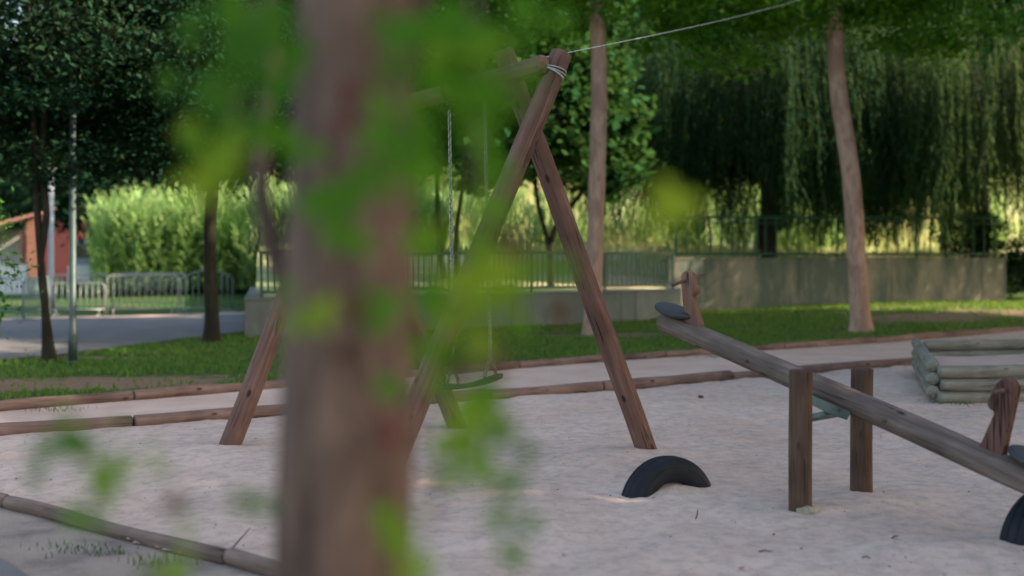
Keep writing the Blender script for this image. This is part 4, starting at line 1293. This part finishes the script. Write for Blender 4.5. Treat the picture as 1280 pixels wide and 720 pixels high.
# van
vx, vy = (112 - 640) / F * 50, 50
vz = gnd(vx, vy)
van = empty('van', (vx, vy, vz), 'grey and white van parked beside the red house wall', 'van')
profv = [(-.95, .45), (-.98, .9), (-.97, 1.25), (-.92, 1.9), (-.80, 2.15), (-.55, 2.28), (.55, 2.28), (.80, 2.15), (.92, 1.9), (.97, 1.25), (.98, .9), (.95, .45)]
v, f = extrude_profile(profv, 4.2, Vector((vx, vy + 2.2, vz)), Vector((1, 0, 0)), Vector((0, 0, 1)), Vector((0, 1, 0)))
bevel(obj('body', v, f, M['van_grey'], van, smooth=False), .12, 3)
boxo('lower_panel', (vx, vy + .02, vz + .75), (1.9, .2, .75), M['van_white'], van, bev=.06)
boxo('rear_window', (vx, vy + .07, vz + 1.72), (1.45, .06, .55), M['window_dark'], van, bev=.02)
for s in (-1, 1):
    for yy in (.8, 3.4):
        v, f = tube_vf([(vx + s * .76, vy + yy, vz + .33), (vx + s * .96, vy + yy, vz + .33)], .33, 24); w_ = bevel(obj('wheel', v, f, M['tyre_black'], van, smooth=False), .03)
        v, f = tube_vf([(vx + s * .95, vy + yy, vz + .33), (vx + s * .975, vy + yy, vz + .33)], .18, 18); obj('rim', v, f, M['galv'], w_)
    boxo('tail_light', (vx + s * .86, vy + .06, vz + 1.3), (.1, .06, .32), M['brick_dark'], van, bev=.01)

# ------------------------------------------------------------------ rope from the swing top to the leaning tree
ra = at(664, 75, 7.86); rb_ = at(1046, -16, TREE2_D - .17)
pts = []
for i in range(41):
    t = i / 40
    p = ra.lerp(rb_, t); p.z -= .25 * math.sin(math.pi * t) * .3
    pts.append(p)
# wrap on the swing beam end
q0 = [ra + Vector((-.02, 0, -.03)), ra]
v, f = tube_vf(q0 + pts[1:], .0042, 6)
tag(obj('rope', v, f, M['rope']), 'thin pale rope strung from the swing top up to the leaning tree', 'rope')

# ------------------------------------------------------------------ foreground tree with lobed leaves
def fg(px, py, d): return at(px, py, d)
TD = 1.72
front = empty('tree', (fg(430, 322, TD).x, TD, 0), 'blurred near tree with a thick brown trunk and bright lobed leaves around it', 'tree')
tp = [(-.262, TD, -.1), (-.262, TD, .3), (-.260, TD, 1.0), (-.250, TD, 1.5), (-.238, TD, 1.9), (-.225, TD + .02, 2.6), (-.2, TD + .05, 3.4), (-.15, TD + .1, 4.4)]
v, f = trunk_vf(tp, [.11, .105, .102, .099, .092, .085, .07, .04], 3, 40, .35)
obj('trunk', v, f, M['bark_front'], front)
br = []
br.append(tube_vf([(-.235, TD, 1.15), fg(338, 300, 1.8), fg(326, 240, 1.85), fg(330, 160, 1.9), fg(345, 40, 1.95), fg(330, -200, 2.0)], [.03, .018, .016, .015, .013, .008], 10))
br.append(tube_vf([(-.23, TD, 1.9), (-.6, 1.6, 2.6), (-1.2, 1.5, 3.2)], [.045, .03, .012], 10))
br.append(tube_vf([(-.23, TD, 1.8), (.2, 1.8, 2.5), (.8, 1.9, 3.1)], [.045, .03, .012], 10))
br.append(tube_vf([(-.2, TD, 2.6), (-.3, 2.3, 3.3), (-.4, 2.9, 3.7)], [.04, .025, .01], 10))
for b_ in br: obj('branch', b_[0], b_[1], M['bark_front'], front)

# leaf template: five lobes
def lobed(scale=1.0):
    lob = [(-150, .45), (-118, .80), (-85, .48), (-62, .92), (-38, .52), (0, 1.12), (38, .52), (62, .92), (85, .48), (118, .80), (150, .45), (180, .12)]
    # angle measured from the tip direction (+Y)
    return [Vector((math.sin(R(a)) * r * .5, math.cos(R(a)) * r * .5, -.10 * r * r)) for a, r in lob]
LT = lobed()
def add_leaf(V, Fc, T, p, size, nrm, tip, tone):
    nrm = nrm.normalized(); tip = (tip - nrm * tip.dot(nrm)).normalized(); w = tip.cross(nrm)
    n0 = len(V)
    for q in LT: V.append(p + (w * q.x + tip * q.y + nrm * q.z) * size)
    V.append(p + nrm * .015 * size)
    k = len(LT)
    for i in range(k): Fc.append((n0 + i, n0 + (i + 1) % k, n0 + k))
    T.extend([tone] * (k + 1))
def leaf_obj(name, V, Fc, T, mat, parent):
    me = mesh(name, V, Fc, mat)
    a = me.attributes.new('tone', 'FLOAT', 'POINT'); a.data.foreach_set('value', T)
    return link(name, me, parent)

rl = random.Random(4)
# (px, py, diameter px, distance, tone)
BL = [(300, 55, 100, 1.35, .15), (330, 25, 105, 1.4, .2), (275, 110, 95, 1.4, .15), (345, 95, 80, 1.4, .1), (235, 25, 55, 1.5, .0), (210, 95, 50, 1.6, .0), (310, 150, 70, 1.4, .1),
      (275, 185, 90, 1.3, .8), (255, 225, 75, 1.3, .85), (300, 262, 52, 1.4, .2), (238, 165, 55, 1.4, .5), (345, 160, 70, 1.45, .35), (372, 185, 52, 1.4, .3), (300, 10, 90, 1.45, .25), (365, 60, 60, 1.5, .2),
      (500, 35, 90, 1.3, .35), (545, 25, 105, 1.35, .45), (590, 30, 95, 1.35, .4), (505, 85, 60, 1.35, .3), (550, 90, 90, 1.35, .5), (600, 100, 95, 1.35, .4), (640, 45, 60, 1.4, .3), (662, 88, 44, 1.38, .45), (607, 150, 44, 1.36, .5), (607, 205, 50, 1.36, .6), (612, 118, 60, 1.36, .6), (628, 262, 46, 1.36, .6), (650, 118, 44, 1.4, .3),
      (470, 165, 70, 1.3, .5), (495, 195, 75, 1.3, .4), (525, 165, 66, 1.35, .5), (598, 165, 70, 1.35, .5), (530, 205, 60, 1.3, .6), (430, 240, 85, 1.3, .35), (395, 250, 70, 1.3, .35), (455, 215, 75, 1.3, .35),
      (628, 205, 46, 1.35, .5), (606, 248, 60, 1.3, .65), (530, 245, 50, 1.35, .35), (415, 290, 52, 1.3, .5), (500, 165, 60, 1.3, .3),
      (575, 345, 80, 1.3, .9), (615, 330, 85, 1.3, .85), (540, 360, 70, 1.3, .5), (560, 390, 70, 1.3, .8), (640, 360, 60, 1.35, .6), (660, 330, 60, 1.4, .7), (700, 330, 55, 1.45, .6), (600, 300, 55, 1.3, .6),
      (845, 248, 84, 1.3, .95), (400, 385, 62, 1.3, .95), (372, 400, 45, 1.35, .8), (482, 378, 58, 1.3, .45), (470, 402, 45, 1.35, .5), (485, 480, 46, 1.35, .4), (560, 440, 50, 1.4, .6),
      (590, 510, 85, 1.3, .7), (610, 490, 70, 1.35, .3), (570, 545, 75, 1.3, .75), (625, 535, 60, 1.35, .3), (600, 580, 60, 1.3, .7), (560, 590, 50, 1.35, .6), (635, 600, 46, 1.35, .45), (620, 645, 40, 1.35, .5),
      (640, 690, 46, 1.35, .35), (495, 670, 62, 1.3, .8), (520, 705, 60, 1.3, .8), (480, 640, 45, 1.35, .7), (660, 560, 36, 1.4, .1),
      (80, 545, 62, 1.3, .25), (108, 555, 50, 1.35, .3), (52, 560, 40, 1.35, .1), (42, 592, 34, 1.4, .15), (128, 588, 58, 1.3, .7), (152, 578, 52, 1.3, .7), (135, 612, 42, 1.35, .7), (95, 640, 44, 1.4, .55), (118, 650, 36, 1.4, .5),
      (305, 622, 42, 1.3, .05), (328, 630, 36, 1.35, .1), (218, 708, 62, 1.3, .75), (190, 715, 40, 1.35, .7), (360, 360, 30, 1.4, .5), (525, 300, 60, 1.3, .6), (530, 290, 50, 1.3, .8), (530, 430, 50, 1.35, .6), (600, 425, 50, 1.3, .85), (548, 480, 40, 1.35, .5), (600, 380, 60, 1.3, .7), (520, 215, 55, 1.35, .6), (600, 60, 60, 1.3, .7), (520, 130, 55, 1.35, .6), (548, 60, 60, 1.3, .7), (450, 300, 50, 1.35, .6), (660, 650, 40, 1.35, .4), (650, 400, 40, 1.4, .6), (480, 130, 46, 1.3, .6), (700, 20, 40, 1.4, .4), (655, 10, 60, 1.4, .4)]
V, Fc, T = [], [], []
LD = .9
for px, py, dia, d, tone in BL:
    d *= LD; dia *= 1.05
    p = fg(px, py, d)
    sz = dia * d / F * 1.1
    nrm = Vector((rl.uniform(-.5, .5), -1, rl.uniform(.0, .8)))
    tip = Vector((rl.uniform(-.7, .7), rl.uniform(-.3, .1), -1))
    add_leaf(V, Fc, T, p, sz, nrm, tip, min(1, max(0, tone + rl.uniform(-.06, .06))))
    # one or two smaller neighbours behind, for an uneven mass
    for _ in range(1):
        q = p + Vector((rl.uniform(-.5, .5) * sz, rl.uniform(.0, .12), rl.uniform(-.5, .5) * sz))
        add_leaf(V, Fc, T, q, sz * rl.uniform(.35, .6), Vector((rl.uniform(-1, 1), -1, rl.uniform(-.3, .9))), Vector((rl.uniform(-1, 1), 0, -1)), min(1, max(0, tone + rl.uniform(-.15, .15))))
# overhead leaves of the same tree, out of frame
for i in range(900):
    a = rl.uniform(0, 6.28); rr = rl.uniform(.2, 1.7)
    p = Vector((-.25 + math.cos(a) * rr, 1.75 + math.sin(a) * rr * .8, rl.uniform(2.65, 4.6)))
    add_leaf(V, Fc, T, p, rl.uniform(.07, .11), Vector((rl.uniform(-.6, .6), rl.uniform(-.6, .6), 1)), Vector((rl.uniform(-1, 1), rl.uniform(-1, 1), -.4)), rl.uniform(.1, .8))
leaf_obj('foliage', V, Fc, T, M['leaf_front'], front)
V, Fc, T = [], [], []
for px, py, dia, d in [(490, 545, 34, 1.35), (484, 520, 24, 1.35), (535, 590, 16, 1.4), (538, 640, 14, 1.4), (437, 112, 30, 1.5), (430, 150, 26, 1.55)]:
    V, Fc, T = [], [], []
    add_leaf(V, Fc, T, fg(px, py, d * LD), dia * d * LD / F * 1.2, Vector((rl.uniform(-.4, .4), -1, .3)), Vector((0, 0, -1)), .4)
    leaf_obj('red_leaf', V, Fc, T, M['leaf_red'], front)
V, Fc, T = [], [], []
for px, py, dia, d in [(605, 420, 60, 1.35), (575, 450, 50, 1.4), (620, 450, 46, 1.4), (700, 385, 46, 1.5), (640, 300, 60, 1.4), (430, 440, 40, 1.55), (445, 380, 50, 1.5), (215, 627, 40, 1.4), (232, 160, 50, 1.45), (300, 190, 40, 1.45), (560, 470, 36, 1.4), (520, 420, 46, 1.4), (250, 250, 40, 1.4), (620, 100, 60, 1.5), (535, 330, 40, 1.4), (560, 560, 36, 1.4)]:
    V, Fc, T = [], [], []
    add_leaf(V, Fc, T, fg(px, py, d * LD), dia * d * LD / F * 1.1, Vector((rl.uniform(-.4, .4), -1, .3)), Vector((rl.uniform(-1, 1), 0, -1)), rl.uniform(.2, .9))
    leaf_obj('rust_leaf', V, Fc, T, M['leaf_rust'], front)
# shoots that carry the leaves
SH = [[(560, -300, 1.5), (590, -40, 1.36), (600, 120, 1.35), (592, 260, 1.33), (580, 380, 1.33), (590, 470, 1.34), (585, 540, 1.33), (610, 610, 1.36), (650, 700, 1.36), (668, 760, 1.38)],
      [(330, -300, 1.6), (325, -30, 1.42), (310, 80, 1.4), (290, 170, 1.35), (262, 240, 1.33)],
      [(520, -300, 1.5), (530, 0, 1.35), (495, 150, 1.32), (450, 230, 1.32), (412, 300, 1.32), (395, 390, 1.33)],
      [(395, 250, 1.32), (470, 370, 1.34), (485, 480, 1.36), (490, 560, 1.36)],
      [(650, 335, 1.4), (720, 322, 1.42), (790, 285, 1.35), (840, 255, 1.31)],
      [(545, 470, 1.42), (520, 555, 1.4), (545, 620, 1.4), (520, 700, 1.38), (500, 780, 1.38)],
      [(-200, 420, 1.3), (0, 500, 1.32), (80, 540, 1.33), (130, 590, 1.33), (110, 645, 1.37)],
      [(545, 470, 1.42), (440, 560, 1.5), (330, 622, 1.34), (290, 625, 1.33), (215, 628, 1.4)],
      [(120, 800, 1.3), (190, 730, 1.33), (222, 700, 1.32)],
      [(600, 120, 1.35), (650, 110, 1.4), (690, 150, 1.5)], [(590, 330, 1.34), (660, 330, 1.4), (720, 330, 1.46)]]
for sp in SH:
    pts = [fg(q[0], q[1], q[2] * LD) for q in sp]
    k = len(pts)
    v, f = tube_vf(pts, [.003 - .0018 * i / k for i in range(k)], 7); obj('shoot', v, f, M['stem_brown'], front)

# ------------------------------------------------------------------ camera, light, sky
cam_d = bpy.data.cameras.new('camera'); cam = bpy.data.objects.new('camera', cam_d); COL.objects.link(cam)
cam.location = (0, 0, CAM_H); cam.rotation_euler = (R(90), 0, 0)
cam_d.sensor_width = 36; cam_d.lens = F / 1280 * 36
cam_d.shift_y = -(360 - HZ) / 1280
cam_d.clip_start = .05; cam_d.clip_end = 2000
cam_d.dof.use_dof = True
cam_d.dof.focus_distance = 8.3
APER = .0405
cam_d.dof.aperture_fstop = (cam_d.lens / 1000) / APER
scene.camera = cam

SUN_EL, SUN_AZ = 30, 102     # azimuth from +Y towards +X
w = bpy.data.worlds.new('World'); scene.world = w; w.use_nodes = True
nt = w.node_tree
bg = nt.nodes['Background']
sky = nt.nodes.new('ShaderNodeTexSky'); sky.sky_type = 'NISHITA'; sky.sun_disc = False
sky.sun_elevation = R(SUN_EL); sky.sun_rotation = R(SUN_AZ); sky.air_density = 1.0; sky.dust_density = 2.0
nt.links.new(sky.outputs[0], bg.inputs[0]); bg.inputs[1].default_value = .14
sd = bpy.data.lights.new('sun', 'SUN'); so = bpy.data.objects.new('sun', sd); COL.objects.link(so)
sd.energy = 4.6; sd.angle = R(.6); sd.color = (1.0, .88, .74)
dirv = Vector((math.sin(R(SUN_AZ)) * math.cos(R(SUN_EL)), math.cos(R(SUN_AZ)) * math.cos(R(SUN_EL)), math.sin(R(SUN_EL))))
so.rotation_euler = dirv.to_track_quat('Z', 'Y').to_euler()

scene.view_settings.view_transform = 'Standard'; scene.view_settings.look = 'None'; scene.view_settings.gamma = 1.0
scene.view_settings.exposure = 1.55
scene.view_settings.use_white_balance = True
scene.view_settings.white_balance_temperature = 7500
scene.view_settings.white_balance_tint = 8
scene.render.engine = 'CYCLES'
scene.cycles.use_denoising = True
scene.cycles.max_bounces = 6; scene.cycles.diffuse_bounces = 3; scene.cycles.transmission_bounces = 3; scene.cycles.transparent_max_bounces = 4
scene.cycles.sample_clamp_indirect = 6
